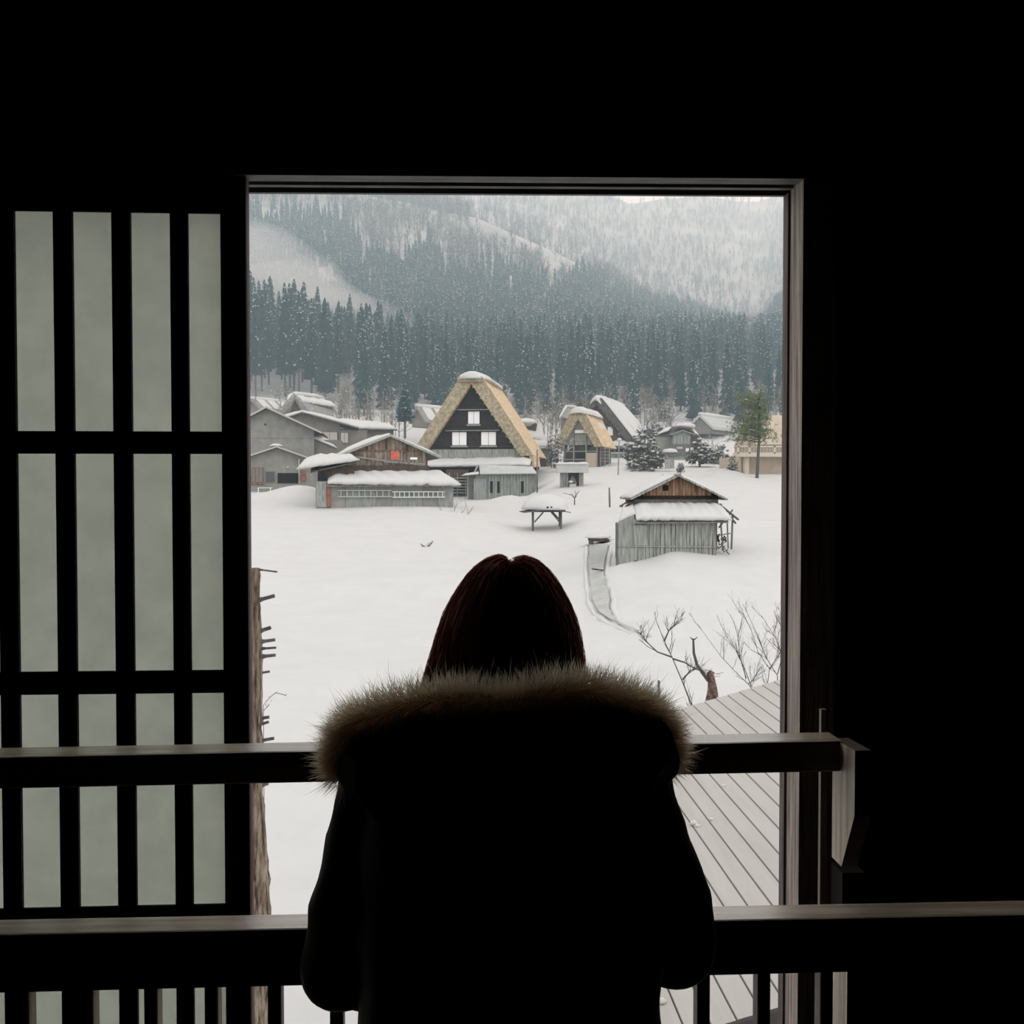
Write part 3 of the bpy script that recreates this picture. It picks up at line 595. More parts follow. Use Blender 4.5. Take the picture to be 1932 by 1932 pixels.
# ---- right-hand thatched houses
k2 = Fr('tan_thatched_house', 'smaller tan thatched house with grey gable and white panel', 'house', 1093, 842, 112, -19)
gassho(k2, 777, 843, 13, 44.5, 13, 14, 8.0, M_thatch_edge, M_thatch, M_greyboard, 840, 7, 0.7)
k2.part('ridge_snow', ridge_dome(k2, 1093, 777, -1.0, 8.4, 22, 11, 5, 5), M_snow, None, True)
k2.part('slope_snow', MB().slab(k2.p(1119, 806, 3.5), k2.p(1119, 806, 7.5), k2.p(1112, 792, 7.5), k2.p(1112, 792, 3.5), 0.15, 8, 5, 43, 0.4), M_snow, None, True)
window(k2, 1085, 811.5, 1107, 817, -0.1, M_white, M_greyboard, 1, 'sign_panel'); k2.rect('gable_post', 1083.5, 806, 1085, 840, -0.12, -0.03, M_post); k2.rect('gable_post', 1106, 806, 1107.5, 840, -0.12, -0.03, M_post)
k2.rect('ground_floor_wall', 1064, 839, 1128, 900, 0.4, 7.5, M_gable2)
for px in (1067, 1084.5, 1107, 1126.5): k2.rect('porch_post', px - 1, 840, px + 1, 884, -0.5, -0.35, M_greyboard)
k2.rect('porch_beam', 1066, 851, 1128, 852.6, -0.45, -0.3, M_greyboard); k2.rect('porch_sill', 1066, 866, 1110, 868, -0.5, -0.3, M_greyboard)
k2.rect('tan_sheet', 1107.5, 855, 1126, 888, -0.6, -0.5, M_beige)
for l, r_ in ((1069, 1083), (1086, 1105), (1109, 1125)): k2.rect('dark_window', l, 842, r_, 850, 0.34, 0.42, M_glass)
k2.rect('dark_window', 1086, 853, 1105, 865, 0.34, 0.42, M_black); k2.rect('dark_window', 1070, 854, 1083, 865, 0.34, 0.42, M_glass)
for k in range(5): k2.rect('side_rack_slat', 1129, 846 + k * 6, 1148, 847.4 + k * 6, 0.2, 0.35, M_greyboard)
for px in (1131, 1139, 1147): k2.rect('side_rack_post', px - 0.7, 843, px + 0.7, 884, 0.1, 0.2, M_greyboard2)
l2 = Fr('dark_thatched_house', 'tall dark thatched house with snow-streaked roof behind the tan one', 'house', 1127, 850, 134, -23)
gassho(l2, 752, 836, 8, 70, 9, 13, 11, M_thatch_dark, M_thatch_grey, M_gable2, 850, 8, 0.8)
l2.part('ridge_snow', ridge_dome(l2, 1127, 754, -1.1, 11.2, 17, 10, 10, 7), M_snow, None, True)
A, B = l2.p(1135, 752), l2.p(1197, 836)
for k in range(6):
    y0 = -0.75 + k * 2.0
    l2.part('roof_snow', MB().slab((B.x + 0.1, y0, B.z + 0.05), (B.x + 0.1, y0 + 1.75, B.z + 0.05), (A.x + 0.1, y0 + 1.75, A.z + 0.1), (A.x + 0.1, y0, A.z + 0.1), 0.32, 4, 12, 60 + k, 0.5, (0.6, 0, 0.8), 0.6), M_snow, None, True)
l2.part('bargeboard', MB().bar(l2.p(1126, 766, -0.15), l2.p(1176, 838, -0.15), 0.12, 0.22), M_gable2)
l2.rect('gable_beam', 1138, 800, 1166, 803, -0.2, -0.02, M_gable); l2.rect('white_window', 1146, 806, 1155, 822, -0.12, 0.02, M_white); l2.rect('white_window', 1164, 818, 1167, 822, -0.12, 0.02, M_white)
l2.rect('ground_floor_wall', 1100, 846, 1190, 886, 0.3, 9, M_gable2)
l2.part('eave_snow', MB().slab(l2.p(1150, 842, -1.6), l2.p(1200, 846, -1.6), l2.p(1196, 836, 0), l2.p(1160, 834, 0), 0.35, 10, 4, 58, 0.2), M_snow, None, True)
for k in range(8): l2.rect('lattice_window', 1152 + k * 4, 846, 1154.4 + k * 4, 852, 0.2, 0.32, M_white if k % 2 else M_gable)
l2.rect('plank_skirt', 1150, 857, 1186, 876, -0.4, 0.3, M_greyboard2); l2.rect('skirt_snow', 1148, 853.5, 1188, 857, -0.5, 0.3, M_snow)
ro = Fr('snow_edged_roof', 'small snow-edged roof showing behind the tan thatched house', 'roof', 1066, 800, 128)
ro.part('slope', MB().hexa([ro.p(1056, 788, 0), ro.p(1084, 792, 0), ro.p(1092, 766, 3), ro.p(1074, 764, 3), ro.p(1056, 786, 0), ro.p(1084, 790, 0), ro.p(1092, 764, 3), ro.p(1074, 762, 3)]), M_thatch_grey)
ro.part('wall', MB().box((ro.x(1062), 0.5, ro.z(850)), (ro.x(1084), 3, ro.z(786))), M_plaster2)
ro.part('edge_snow', MB().tube([ro.p(1056, 787, -0.2), ro.p(1073, 763, 2.8), ro.p(1092, 765, 2.8)], [0.16, 0.2, 0.24], 6), M_snow, None, True)
j2 = Fr('layered_snow_house', 'small house with stepped snow-laden roofs behind the farmhouse', 'house', 1000, 860, 118, -10)
j2.part('upper_snow', MB().blob((j2.x(990), 1.5, j2.z(797)), (1.25, 2.0, 0.55), 16, 8, 0.25, 3), M_snow, None, True)
j2.rect('upper_wall', 976, 798, 1010, 830, 0.6, 4, M_gable2)
j2.part('roof_snow', MB().slab(j2.p(980, 822, -0.6), j2.p(1034, 836, -0.6), j2.p(1010, 800, 3), j2.p(984, 798, 3), 0.5, 10, 6, 61, 0.4), M_snow, None, True)
j2.part('lower_snow', MB().slab(j2.p(990, 845, -1.8), j2.p(1042, 846, -1.8), j2.p(1032, 832, 0), j2.p(988, 830, 0), 0.4, 10, 5, 62, 0.3), M_snow, None, True)
j2.rect('lower_wall', 992, 846, 1036, 886, -0.8, 2, M_plaster); j2.rect('doorway', 1018, 860, 1031, 886, -0.86, -0.78, M_gable2)
# roadside kiosk
m2 = Fr('small_plank_kiosk', 'small plank kiosk with grey fascia roof and a snow-topped box inside', 'kiosk', 1078, 920, 86, -3)
m2.rect('roof_fascia', 1049.5, 876.5, 1109, 892, -1.0, 0.9, M_metal); m2.part('roof_snow', MB().slab(m2.p(1049, 877, -1.05), m2.p(1110, 877, -1.05), m2.p(1110, 876, 0.9), m2.p(1049, 876, 0.9), 0.2, 10, 4, 71), M_snow, None, True)
boards_v(m2, 1056, 1072, 3, lambda p: 891, lambda p: 925, -0.3, M_greyboard2, 0.05, 4); boards_v(m2, 1092, 1100.5, 2, lambda p: 891, lambda p: 925, -0.3, M_greyboard2, 0.05, 6)
m2.rect('back_wall', 1057, 890, 1100, 925, 0.3, 0.5, M_gable2)
m2.part('roofed_box', MB().prism([(m2.x(1073), m2.z(924)), (m2.x(1087), m2.z(924)), (m2.x(1087), m2.z(908)), (m2.x(1079), m2.z(897)), (m2.x(1073), m2.z(908))], -0.6, -0.3), M_post)
m2.rect('white_box', 1073.5, 913, 1086, 925, -0.8, -0.62, M_fascia); m2.part('box_snow', MB().blob((m2.x(1076), -0.7, m2.z(909)), (0.2, 0.2, 0.12), 10, 6, 0.1, 2), M_snow, None, True)
# roofed gate
n2 = Fr('roofed_gate', 'open timber gate shelter with a dome of snow on its roof', 'gate', 1033, 1002, 65.5, 4)
for px, y in ((1005, 0), (1058.5, 0), (1010.5, 1.3), (1063, 1.3)): n2.part('post', MB().box((n2.x(px) - 0.065, y - 0.065, n2.z(1008)), (n2.x(px) + 0.065, y + 0.065, n2.z(963))), M_post)
for y in (0, 1.3): n2.part('beam', MB().box((n2.x(1001), y - 0.07, n2.z(966)), (n2.x(1067), y + 0.07, n2.z(962))), M_post)
for p0, p1, y in (((1008, 985), (1025, 966), 0), ((1056, 985), (1040, 966), 0), ((1061, 980), (1048, 966), 1.3)): n2.part('brace', MB().bar(n2.p(*p0, y), n2.p(*p1, y), 0.08, 0.08), M_post)
for sg, e_ in ((-1, (987, 967)), (1, (1074, 967))):
    n2.part('roof_board', MB().hexa([n2.p(1033, 961, -0.7), n2.p(*e_, -0.7), n2.p(*e_, 2.0), n2.p(1033, 961, 2.0), n2.p(1033, 958.5, -0.7), n2.p(e_[0], e_[1] - 1.5, -0.7), n2.p(e_[0], e_[1] - 1.5, 2.0), n2.p(1033, 958.5, 2.0)]), M_post)
for px in (1029.5, 1036.5): n2.part('ridge_block', MB().box((n2.x(px) - 0.06, -0.8, n2.z(960)), (n2.x(px) + 0.06, -0.6, n2.z(955))), M_black)
n2.part('roof_snow', MB().blob((n2.x(1031), 0.7, n2.z(961.5)), (1.55, 1.5, 1.0), 28, 14, 0.12, 9, 0.0), M_snow, None, True)

# ---- plank shed with brown gable
s = Fr('gabled_plank_shed', 'plank shed with reddish gable and thick snow on its lean-to', 'shed', 1276, 1034, 46, -3)
ap, lft, rgt = (1276.5, 894.5), (1186, 939.5), (1369, 940)
rf2 = lambda px: ap[1] + (lft[1] - ap[1]) * (px - ap[0]) / (lft[0] - ap[0]) if px < ap[0] else ap[1] + (rgt[1] - ap[1]) * (px - ap[0]) / (rgt[0] - ap[0])
s.part('core', MB().prism([(s.x(1196), s.z(1046)), (s.x(1354), s.z(1046)), (s.x(1354), s.z(936)), (s.x(1276.5), s.z(899)), (s.x(1196), s.z(936))], 0.03, 3.6), M_gable2)
boards_v(s, 1212, 1342, 21, lambda p: rf2(p) + 3, lambda p: 934, 0.0, M_brownboard, 0.04, 13)
s.rect('vent_opening', 1249.6, 914, 1260.4, 924.6, -0.06, -0.035, M_black)
s.rect('dark_beam', 1194, 934, 1355, 941, -0.07, 0.03, M_gable); s.rect('wall_band', 1194, 941, 1355, 950, -0.05, 0.03, M_post)
for e_ in (lft, rgt):
    A, B = s.p(*ap), s.p(*e_); dd = Vector((0, 0, -2.6 * s.k))
    q = [A + dd, B + dd, B + dd, A + dd, A, B, B, A]; q = [Vector((v.x, -0.5 if i % 4 in (0, 1) else 3.9, v.z)) for i, v in enumerate(q)]
    s.part('roof_slope', MB().hexa(q), M_post)
    s.part('verge_board', MB().bar(Vector((A.x, -0.53, A.z - 1.3 * s.k)), Vector((B.x, -0.53, B.z - 1.3 * s.k)), 0.04, 3.2 * s.k), M_greyboard2)
    s.part('roof_snow', MB().slab((B.x, -0.2, B.z), (B.x, 3.9, B.z), (A.x, 3.9, A.z), (A.x, -0.2, A.z), 0.16, 8, 8, 81, 0.1), M_snow, None, True)
s.part('ridge_cap', MB().bar(Vector((s.x(1276.5), -0.6, s.z(894))), Vector((s.x(1276.5), 3.9, s.z(894))), 0.22, 0.08), M_greyboard2)
s.part('lean_to_roof', MB().hexa([s.p(1186, 985, -1.5), s.p(1362, 984, -1.5), s.p(1362, 951, 0), s.p(1190, 951, 0), s.p(1186, 983, -1.5), s.p(1362, 982, -1.5), s.p(1362, 949, 0), s.p(1190, 949, 0)]), M_greyboard2)
s.part('lean_to_snow', MB().slab(s.p(1191, 979, -1.7), s.p(1367, 979, -1.7), s.p(1358, 952, 0), s.p(1193, 952, 0), 0.26, 40, 8, 83, 0.12, (0, -0.35, 0.9)), M_snow, None, True)
boards_v(s, 1190, 1342, 22, lambda p: 978, lambda p: 1054, -1.2, M_greyboard2, 0.04, 17)
s.part('side_panel', MB().prism([(s.x(1157), s.z(1066)), (s.x(1190), s.z(1066)), (s.x(1190), s.z(970)), (s.x(1157), s.z(985))], -1.24, -1.1), M_greyboard)
s.rect('door_panel', 1188, 988, 1212, 1026, -1.3, -1.24, M_greyboard); s.rect('corner_post', 1156, 985, 1159, 1066, -1.3, -1.1, M_post)
s.part('foot_rail', MB().bar(s.p(1157, 1027, -1.27), s.p(1342, 1029, -1.27), 0.05, 0.05), M_greyboard)
s.part('core_lower', MB().box((s.x(1160), -1.1, s.z(1054)), (s.x(1340), 0.02, s.z(985))), M_gable2)
s.part('side_roof', MB().hexa([s.p(1176, 957, -0.2), s.p(1196, 950, -0.2), s.p(1196, 950, 2), s.p(1176, 957, 2), s.p(1176, 955, -0.2), s.p(1196, 943, -0.2), s.p(1196, 943, 2), s.p(1176, 955, 2)]), M_gable2)
s.part('side_roof_snow', MB().slab(s.p(1160, 984, -1.2), s.p(1193, 968, -1.2), s.p(1196, 952, 0.5), s.p(1176, 957, 0.5), 0.22, 8, 6, 85, 0.1), M_snow, None, True)
for p0, p1, w in (((1356, 1036), (1352, 985), 0.06), ((1372, 1034), (1374, 968), 0.07), ((1366, 1032), (1364, 985), 0.05), ((1345, 1008), (1370, 1004), 0.04)): s.part('lean_to_post', MB().bar(s.p(*p0, -1.0), s.p(*p1, -1.0), w, w), M_post)
s.part('rafter', MB().bar(s.p(1360, 955, -0.4), s.p(1382, 978, -1.3), 0.07, 0.07), M_post); s.part('rafter', MB().bar(s.p(1362, 958, -0.2), s.p(1378, 985, -1.2), 0.06, 0.06), M_post); s.part('rafter', MB().bar(s.p(1376, 960, -0.8), s.p(1350, 994, -0.8), 0.06, 0.06), M_post)
fw = MB(); rg = random.Random(3)
for k in range(34):
    x0, y0 = rg.uniform(1344, 1364), rg.uniform(1008, 1036); fw.bar(s.p(x0, y0, -0.9 + rg.uniform(-.2, .2)), s.p(x0 + rg.uniform(-7, 7), y0 + rg.uniform(-9, 9), -0.9 + rg.uniform(-.2, .2)), 0.035, 0.035)
tag(s.part('stored_brushwood', fw, M_stone), kind='stuff')

# ---- houses and balcony building on the right
p2 = Fr('small_gabled_house', 'dark small house with board front and snow on its upper roof', 'house', 1287, 860, 122, -4)
gable_house(p2, (1287, 811), (1262, 820), (1308, 819), 870, 1269, 1303, 4, M_greyboard2, 1.6, 0.5, M_darkroof, M_greyboard)
p2.part('main_roof', MB().hexa([p2.p(1240, 822, 1.0), p2.p(1322, 822, 1.0), p2.p(1312, 805, 5), p2.p(1272, 801, 5), p2.p(1240, 820, 1.0), p2.p(1322, 820, 1.0), p2.p(1306, 803, 5), p2.p(1276, 799, 5)]), M_darkroof)
p2.part('upper_snow', MB().blob((p2.x(1300), 3.2, p2.z(801)), (1.3, 1.4, 0.4), 16, 8, 0.2, 5), M_snow, None, True)
p2.part('slope_snow', MB().slab(p2.p(1322, 830, 0.8), p2.p(1332, 828, 3), p2.p(1318, 805, 4.5), p2.p(1311, 806, 3), 0.3, 6, 6, 87, 0.2), M_snow, None, True)
p2.part('slope_snow', MB().slab(p2.p(1240, 820, 0.8), p2.p(1262, 812, 0.8), p2.p(1276, 803, 4), p2.p(1268, 803, 4), 0.22, 6, 6, 88, 0.2), M_snow, None, True)
boards_v(p2, 1270, 1302, 5, lambda p: 821, lambda p: 838, -0.02, M_greyboard, 0.05, 5)
p2.rect('side_wall', 1244, 822, 1270, 850, 1.2, 4, M_plaster); p2.rect('side_wall', 1303, 822, 1324, 842, 1.2, 4, M_gable2); p2.rect('lower_wall', 1268, 838, 1302, 858, -0.3, 0.1, M_post); p2.rect('notice', 1293, 846, 1299, 852, -0.36, -0.3, M_white); p2.rect('notice', 1276, 843, 1287, 847, -0.36, -0.3, M_fascia)
far_thatch('distant_grey_house', 'distant grey-roofed house among snowy trees before the forest', 1322, 805, 172, 22, 24, 12, -38, M_metal, 0)
r2 = Fr('beige_balcony_building', 'beige rendered building with a balcony beside the jamb', 'building', 1440, 893, 92, 0)
r2.rect('lower_wall', 1398, 860, 1560, 905, 0.2, 8, M_beige); r2.rect('balcony_slab', 1383, 854, 1560, 862, -1.2, 0.4, M_beige2)
r2.rect('balcony_rail', 1383, 841, 1560, 844, -1.2, -1.0, M_beige2)
for px in (1384.5, 1406, 1454, 1500): r2.rect('balcony_post', px - 1.6, 842, px + 1.6, 856, -1.2, -1.0, M_beige2)
for k in range(22): r2.rect('baluster', 1388 + k * 6, 844, 1389.2 + k * 6, 855, -1.12, -1.06, M_plaster)
r2.rect('pillar', 1401, 862, 1409, 905, -0.6, 0.0, M_beige2); r2.rect('upper_wall', 1430, 838, 1560, 856, 0.6, 8, M_beige)
r2.part('upper_roof', MB().hexa([r2.p(1428, 838, 0.4), r2.p(1560, 838, 0.4), r2.p(1560, 838, 8), r2.p(1428, 838, 8), r2.p(1440, 778, 2.8), r2.p(1560, 778, 2.8), r2.p(1560, 778, 6), r2.p(1440, 778, 6)]), M_beige)
r2.rect('dark_window', 1449, 838, 1467, 841, 0.5, 0.62, M_glass)
# stone shrine lantern bits by the path
st = Fr('snow_capped_stone', 'small snow-capped stone shrine among the shrubs', 'shrine', 1266, 880, 96)
st.rect('pillar', 1255, 862, 1271, 884, -0.3, 0.3, M_greyboard2); st.rect('cap', 1252, 855, 1277, 861, -0.5, 0.5, M_post); st.part('cap_snow', MB().blob((st.x(1264), 0, st.z(853)), (0.75, 0.6, 0.35), 12, 8, 0.2, 6, -0.2), M_snow, None, True)
bn = Fr('white_bench', 'small white slatted bench standing in the snow', 'bench', 1259, 885, 88)
for k in range(4): bn.rect('slat', 1254, 868 + k * 4, 1264, 869.4 + k * 4, -0.05, 0.05, M_fascia)
for px in (1255, 1263): bn.rect('leg', px - 0.5, 867, px + 0.5, 888, -0.05, 0.05, M_fascia)

# ---- poles and stakes
def pole(name, label, px, pt, pb, D, r_=0.05, m=None, lean=0):
    p0, p1 = W(px, pb, D), W(px + lean, pt, D); o = MB().tube([Vector((0, 0, 0)), (p1 - p0) * 0.5, p1 - p0], [r_, r_, r_ * 0.8], 8).build(name, m or M_post, None, True); o.location = p0
    return tag(o, label, 'pole')
lp = Fr('lamp_post', 'thin street lamp post with snow on its lamp head', 'lamp post', 1167, 898, 94)
lp.part('pole', MB().tube([lp.p(1166, 902), lp.p(1168, 832)], [0.06, 0.05], 8), M_plaster); lp.part('lamp_head', MB().blob(lp.p(1168.5, 829), (0.22, 0.22, 0.16), 10, 6, 0.1, 2), M_snow, None, True); lp.part('arm', MB().bar(lp.p(1162, 844), lp.p(1187, 845), 0.05, 0.05), M_plaster)
pole('utility_pole', 'thin dark pole at the corner of the plank annex', 1013.5, 848, 937, 89, 0.06)
pole('snow_stake', 'pair-legged wooden stake standing alone in the snow slope', 1150.5, 920, 957, 70, 0.06, None, -1)
pole('snow_pole', 'slim pale pole standing by the low plaster house porch', 564, 866, 908, 83, 0.04, M_fascia)
pole('garden_stake', 'short dark stake poking from the snow above the fur collar', 1243, 1284, 1340, 24, 0.035)

# ---- stream with snow banks and plank bridge
Lp = [(1112, 1030), (1112, 1075), (1114, 1103), (1118, 1138), (1130, 1160), (1158, 1179), (1200, 1196), (1228, 1206)]
Rp = [(1148, 1030), (1141, 1060), (1138, 1085), (1146, 1112), (1150, 1138), (1148, 1152), (1160, 1177), (1202, 1195), (1229, 1205)]
def resample(pts, n):
    d = [0]
    for a_, b_ in zip(pts, pts[1:]): d.append(d[-1] + math.dist(a_, b_))
    out = []
    for k in range(n):
        t_ = d[-1] * k / (n - 1); i = max(j for j in range(len(d)) if d[j] <= t_ + 1e-9); i = min(i, len(pts) - 2); u = (t_ - d[i]) / (d[i + 1] - d[i])
        out.append((pts[i][0] + (pts[i + 1][0] - pts[i][0]) * u, pts[i][1] + (pts[i + 1][1] - pts[i][1]) * u))
    return out
NS = 40
gl = [on_ground(*p) for p in resample(Lp, NS)]; gr_ = [on_ground(*p) for p in resample(Rp, NS)]
mw = MB()
for a_, b_ in zip(gl, gr_): mw.v += [tuple(a_ + Vector((0, 0, 0.13))), tuple(b_ + Vector((0, 0, 0.13)))]
for k in range(NS - 1): mw.f.append((2 * k, 2 * k + 1, 2 * k + 3, 2 * k + 2)); mw.mi.append(0)
struct('stream', mw, M_water, 'narrow grey stream running between the snow banks', 'stream')
rg = random.Random(8)
for nm, pts, off, lab in (('stream_bank', gl, -0.16, 'thin smooth snow bank on the house side of the stream'), ('stream_bank', gr_, 0.2, 'lumpy snow bank on the shed side of the stream')):
    mb = MB(); mb.tube([p + Vector((off, 0, -0.02)) for p in pts], [max(0.05, (0.17 + 0.07 * noise.noise(Vector((k * 0.45, off * 9, 0)))) * (1 if k < 32 else 0.35) * (0.6 if off < 0 else 1)) for k in range(NS)], 10)
    tag(mb.build(nm, M_snow, None, True), lab, 'snow bank')
br = on_ground(1130, 1026); sB = br.y / F
bg_ = thing('plank_bridge', 'dark slab bridge over the stream capped with snow', 'bridge', br)
MB().box((-17 * sB, -0.5, 0.15), (17 * sB, 0.9, 0.3)).build('deck', M_stone, bg_); MB().box((-17 * sB, -0.6, -0.12), (-13 * sB, 0.6, 0.16)).build('abutment', M_stone, bg_); MB().box((13 * sB, -0.6, -0.2), (18 * sB, 0.6, 0.16)).build('abutment', M_stone, bg_)
MB().blob((0, 0.4, 0.32), (0.75, 0.7, 0.22), 18, 8, 0.3, 5, 0).build('snow_cap', M_snow, bg_, True)
for k in range(3): MB().box((-16 * sB, -0.5 - 0.25 * k, -0.02 - 0.1 * k), (15 * sB, -0.42 - 0.25 * k, 0.05 - 0.1 * k)).build('crossbeam', M_stone if k != 1 else M_snow, bg_)
pp = on_ground(1128, 1082); pk = pp.y / F
o = MB().bar((-11 * pk, 0, 0.2), (8 * pk, -0.3, 0.17), 0.06, 0.06).build('stream_pole', M_stone); o.location = pp; tag(o, 'thin dark pole lying across the stream', 'pole')


# ================================================================== BARE SHRUBS AND NEAR TREES
def twigs(mb, pts, r0, rng, n, ln, depth=1, up=0.5):
    pts = [Vector(p) for p in pts]; m = len(pts)
    mb.tube(pts, [max(r0 * (1 - 0.75 * i / (m - 1)), 0.003) for i in range(m)], 5)
    for k in range(n):
        u = rng.uniform(0.25, 0.98) * (m - 1); i = min(int(u), m - 2); p = pts[i].lerp(pts[i + 1], u - i)
        d = (pts[i + 1] - pts[i]).normalized(); d = (d + Vector((rng.uniform(-1, 1), rng.uniform(-1, 1), rng.uniform(-0.4, 1) * up)) * 0.9).normalized()
        l = ln * rng.uniform(0.5, 1.2); q = [p, p + d * l * 0.5 + Vector((rng.uniform(-1, 1), rng.uniform(-1, 1), rng.uniform(0, 1))) * l * 0.08, p + d * l + Vector((0, 0, l * 0.15))]
        if depth > 0: twigs(mb, q, r0 * 0.42, rng, max(2, n // 2), ln * 0.5, depth - 1, up)
        else: mb.tube(q, [r0 * 0.4, r0 * 0.3, 0.002], 3)
def px_shrub(name, label, D, stems, r0, n, ln, seed, cat='shrub', m=None, depth=1):
    rng = random.Random(seed); base = stems[0][0]; p0 = W(base[0], base[1], D); p0.z = gz(p0.x, D)
    tr = thing(name, label, cat, p0)
    for st_ in stems:
        pts = [W(x, y, D + rng.uniform(-0.15, 0.15)) - p0 for x, y in st_]
        if len(st_) and st_ is stems[0]: pts = [Vector((0, 0, -0.1))] + pts
        mb = MB(); twigs(mb, pts, r0, rng, n, ln, depth); mb.build('branch', m or M_twig, tr)
    return tr
px_shrub('bare_sapling', 'bare sapling with a leaning dark stem beyond the pale roof', 17, [[(1318, 1370), (1306, 1333), (1288, 1287), (1268, 1240), (1252, 1207), (1241, 1178)], [(1268, 1240), (1240, 1230), (1222, 1213), (1206, 1193)], [(1270, 1243), (1292, 1250), (1312, 1262), (1330, 1268)], [(1288, 1282), (1303, 1265), (1314, 1261)], [(1253, 1210), (1262, 1190), (1278, 1172)]], 0.016, 8, 0.30, 5)
px_shrub('bare_bush', 'bare bush of fine arching twigs at the pale roof corner', 17.5, [[(1430, 1330), (1415, 1294), (1388, 1268), (1360, 1238), (1338, 1208), (1316, 1177)], [(1418, 1296), (1405, 1262), (1390, 1228), (1370, 1200), (1352, 1160)], [(1412, 1290), (1420, 1285), (1428, 1272)], [(1408, 1280), (1396, 1240), (1392, 1200), (1384, 1172)]], 0.0085, 9, 0.3, 7)
px_shrub('bare_bush', 'taller bare bush with dense twigs against the jamb', 18, [[(1449, 1320), (1448, 1290), (1452, 1262), (1430, 1230), (1420, 1195), (1392, 1135)], [(1466, 1300), (1467, 1275), (1445, 1240), (1428, 1195), (1402, 1140)], [(1467, 1272), (1476, 1238), (1464, 1205), (1436, 1160)], [(1476, 1255), (1488, 1215), (1470, 1160)], [(1452, 1262), (1470, 1235), (1490, 1200)]], 0.0095, 10, 0.34, 9)
# gnarled stump with one bent limb
sp = W(1346, 1318, 16.2); stp = thing('gnarled_stump', 'gnarled red-brown stump with a bent limb behind the pale roof', 'stump', (sp.x, sp.y, gz(sp.x, sp.y)))
off = stp.location.copy(); rg = random.Random(4)
MB().tube([W(x, y, 16.2) - off for x, y in ((1342, 1420), (1343, 1330), (1343, 1308), (1344, 1290), (1340, 1272), (1343, 1266))], [0.13, 0.12, 0.09, 0.065, 0.06, 0.045], 10, True, 0.28, rg).build('trunk', M_stump, stp, True)
MB().tube([W(x, y, 16.2) - off for x, y in ((1336, 1284), (1326, 1270), (1315, 1254), (1309, 1232), (1308, 1205))], [0.03, 0.03, 0.026, 0.022, 0.015], 6).build('limb', M_twig, stp)
MB().tube([W(x, y, 16.2) - off for x, y in ((1308, 1208), (1302, 1202))], [0.012, 0.006], 5).tube([W(x, y, 16.2) - off for x, y in ((1308, 1208), (1316, 1202))], [0.012, 0.006], 5).build('limb_tip', M_twig, stp)
MB().blob(W(1333, 1262, 16.2) - off, (0.09, 0.08, 0.035), 10, 6, 0.3, 2).build('snow_clump', M_snow, stp, True)
# thin shrubs in the snow field
px_shrub('snow_twig_bush', 'low twiggy bush poking from the snow before the wood rack', 70, [[(858, 992), (868, 975), (880, 955)], [(858, 990), (856, 968), (862, 950)], [(858, 990), (878, 980), (890, 960)], [(858, 990), (846, 978), (836, 968)], [(858, 990), (868, 985), (874, 988)]], 0.025, 6, 0.7, 11, 'bush')
px_shrub('snow_twig_bush', 'dark tuft of twigs on the slope beside the kiosk', 76, [[(1084, 940), (1080, 934), (1062, 930)], [(1084, 940), (1088, 932)]], 0.05, 4, 0.4, 12, 'bush')
px_shrub('snow_twig_bush', 'small lone tuft sticking out of the open snowfield', 55, [[(803, 1037), (808, 1031), (814, 1026)], [(803, 1037), (798, 1031)]], 0.07, 5, 0.22, 13, 'bush', M_shrub)
px_shrub('snow_twig_bush', 'sparse grass stems beside the pruned trunk', 9, [[(497, 1330), (510, 1315), (520, 1307), (540, 1312)], [(498, 1340), (508, 1330)]], 0.003, 5, 0.05, 14, 'bush', None, 0)
# pruned trunk close outside the window
tk = W(484, 1700, 4.2); tko = thing('pruned_tree_trunk', 'pruned peeling tree trunk with cut branch stubs outside the window', 'tree trunk', (tk.x, 4.2, -3.3))
tp = [(478, 1072), (479, 1130), (479, 1200), (480, 1260), (480, 1330), (479, 1390), (480, 1500), (484, 1590), (487, 1660), (488, 1730), (489, 1830), (489, 1990)]
rr = [0.026, 0.026, 0.030, 0.032, 0.031, 0.032, 0.036, 0.040, 0.046, 0.05, 0.052, 0.06]
rg = random.Random(6); pts = []; rad = []
for i in range(len(tp) - 1):
    for k in range(4): u = k / 4; pts.append(W(tp[i][0] + (tp[i + 1][0] - tp[i][0]) * u, tp[i][1] + (tp[i + 1][1] - tp[i][1]) * u, 4.2) - tko.location); rad.append(rr[i] + (rr[i + 1] - rr[i]) * u + rg.uniform(-.0025, .0025))
pts.append(Vector((pts[-1].x, 0, 0.0))); rad.append(0.08)
MB().tube(pts, rad, 14, True, 0.09, rg).build('trunk', M_bark, tko, True)
for (x0, y0, x1, y1, r_) in ((490, 1073, 523, 1079, 0.0035), (491, 1132, 518, 1124, 0.008), (495, 1190, 511, 1184, 0.008), (497, 1210, 519, 1207, 0.007), (498, 1223, 521, 1222, 0.005), (499, 1238, 520, 1236, 0.007), (496, 1269, 509, 1267, 0.005), (494, 1355, 508, 1353, 0.007), (492, 1368, 507, 1362, 0.006), (496, 1397, 517, 1393, 0.007), (497, 1482, 506, 1478, 0.008)):
    a_, b_ = W(x0 - 6, y0 + 1, 4.2) - tko.location, W(x1, y1, 4.2) - tko.location
    MB().tube([a_, a_.lerp(b_, 0.35), b_], [r_ * 1.7, r_, r_ * 0.95], 7).build('branch_stub', M_stub, tko)

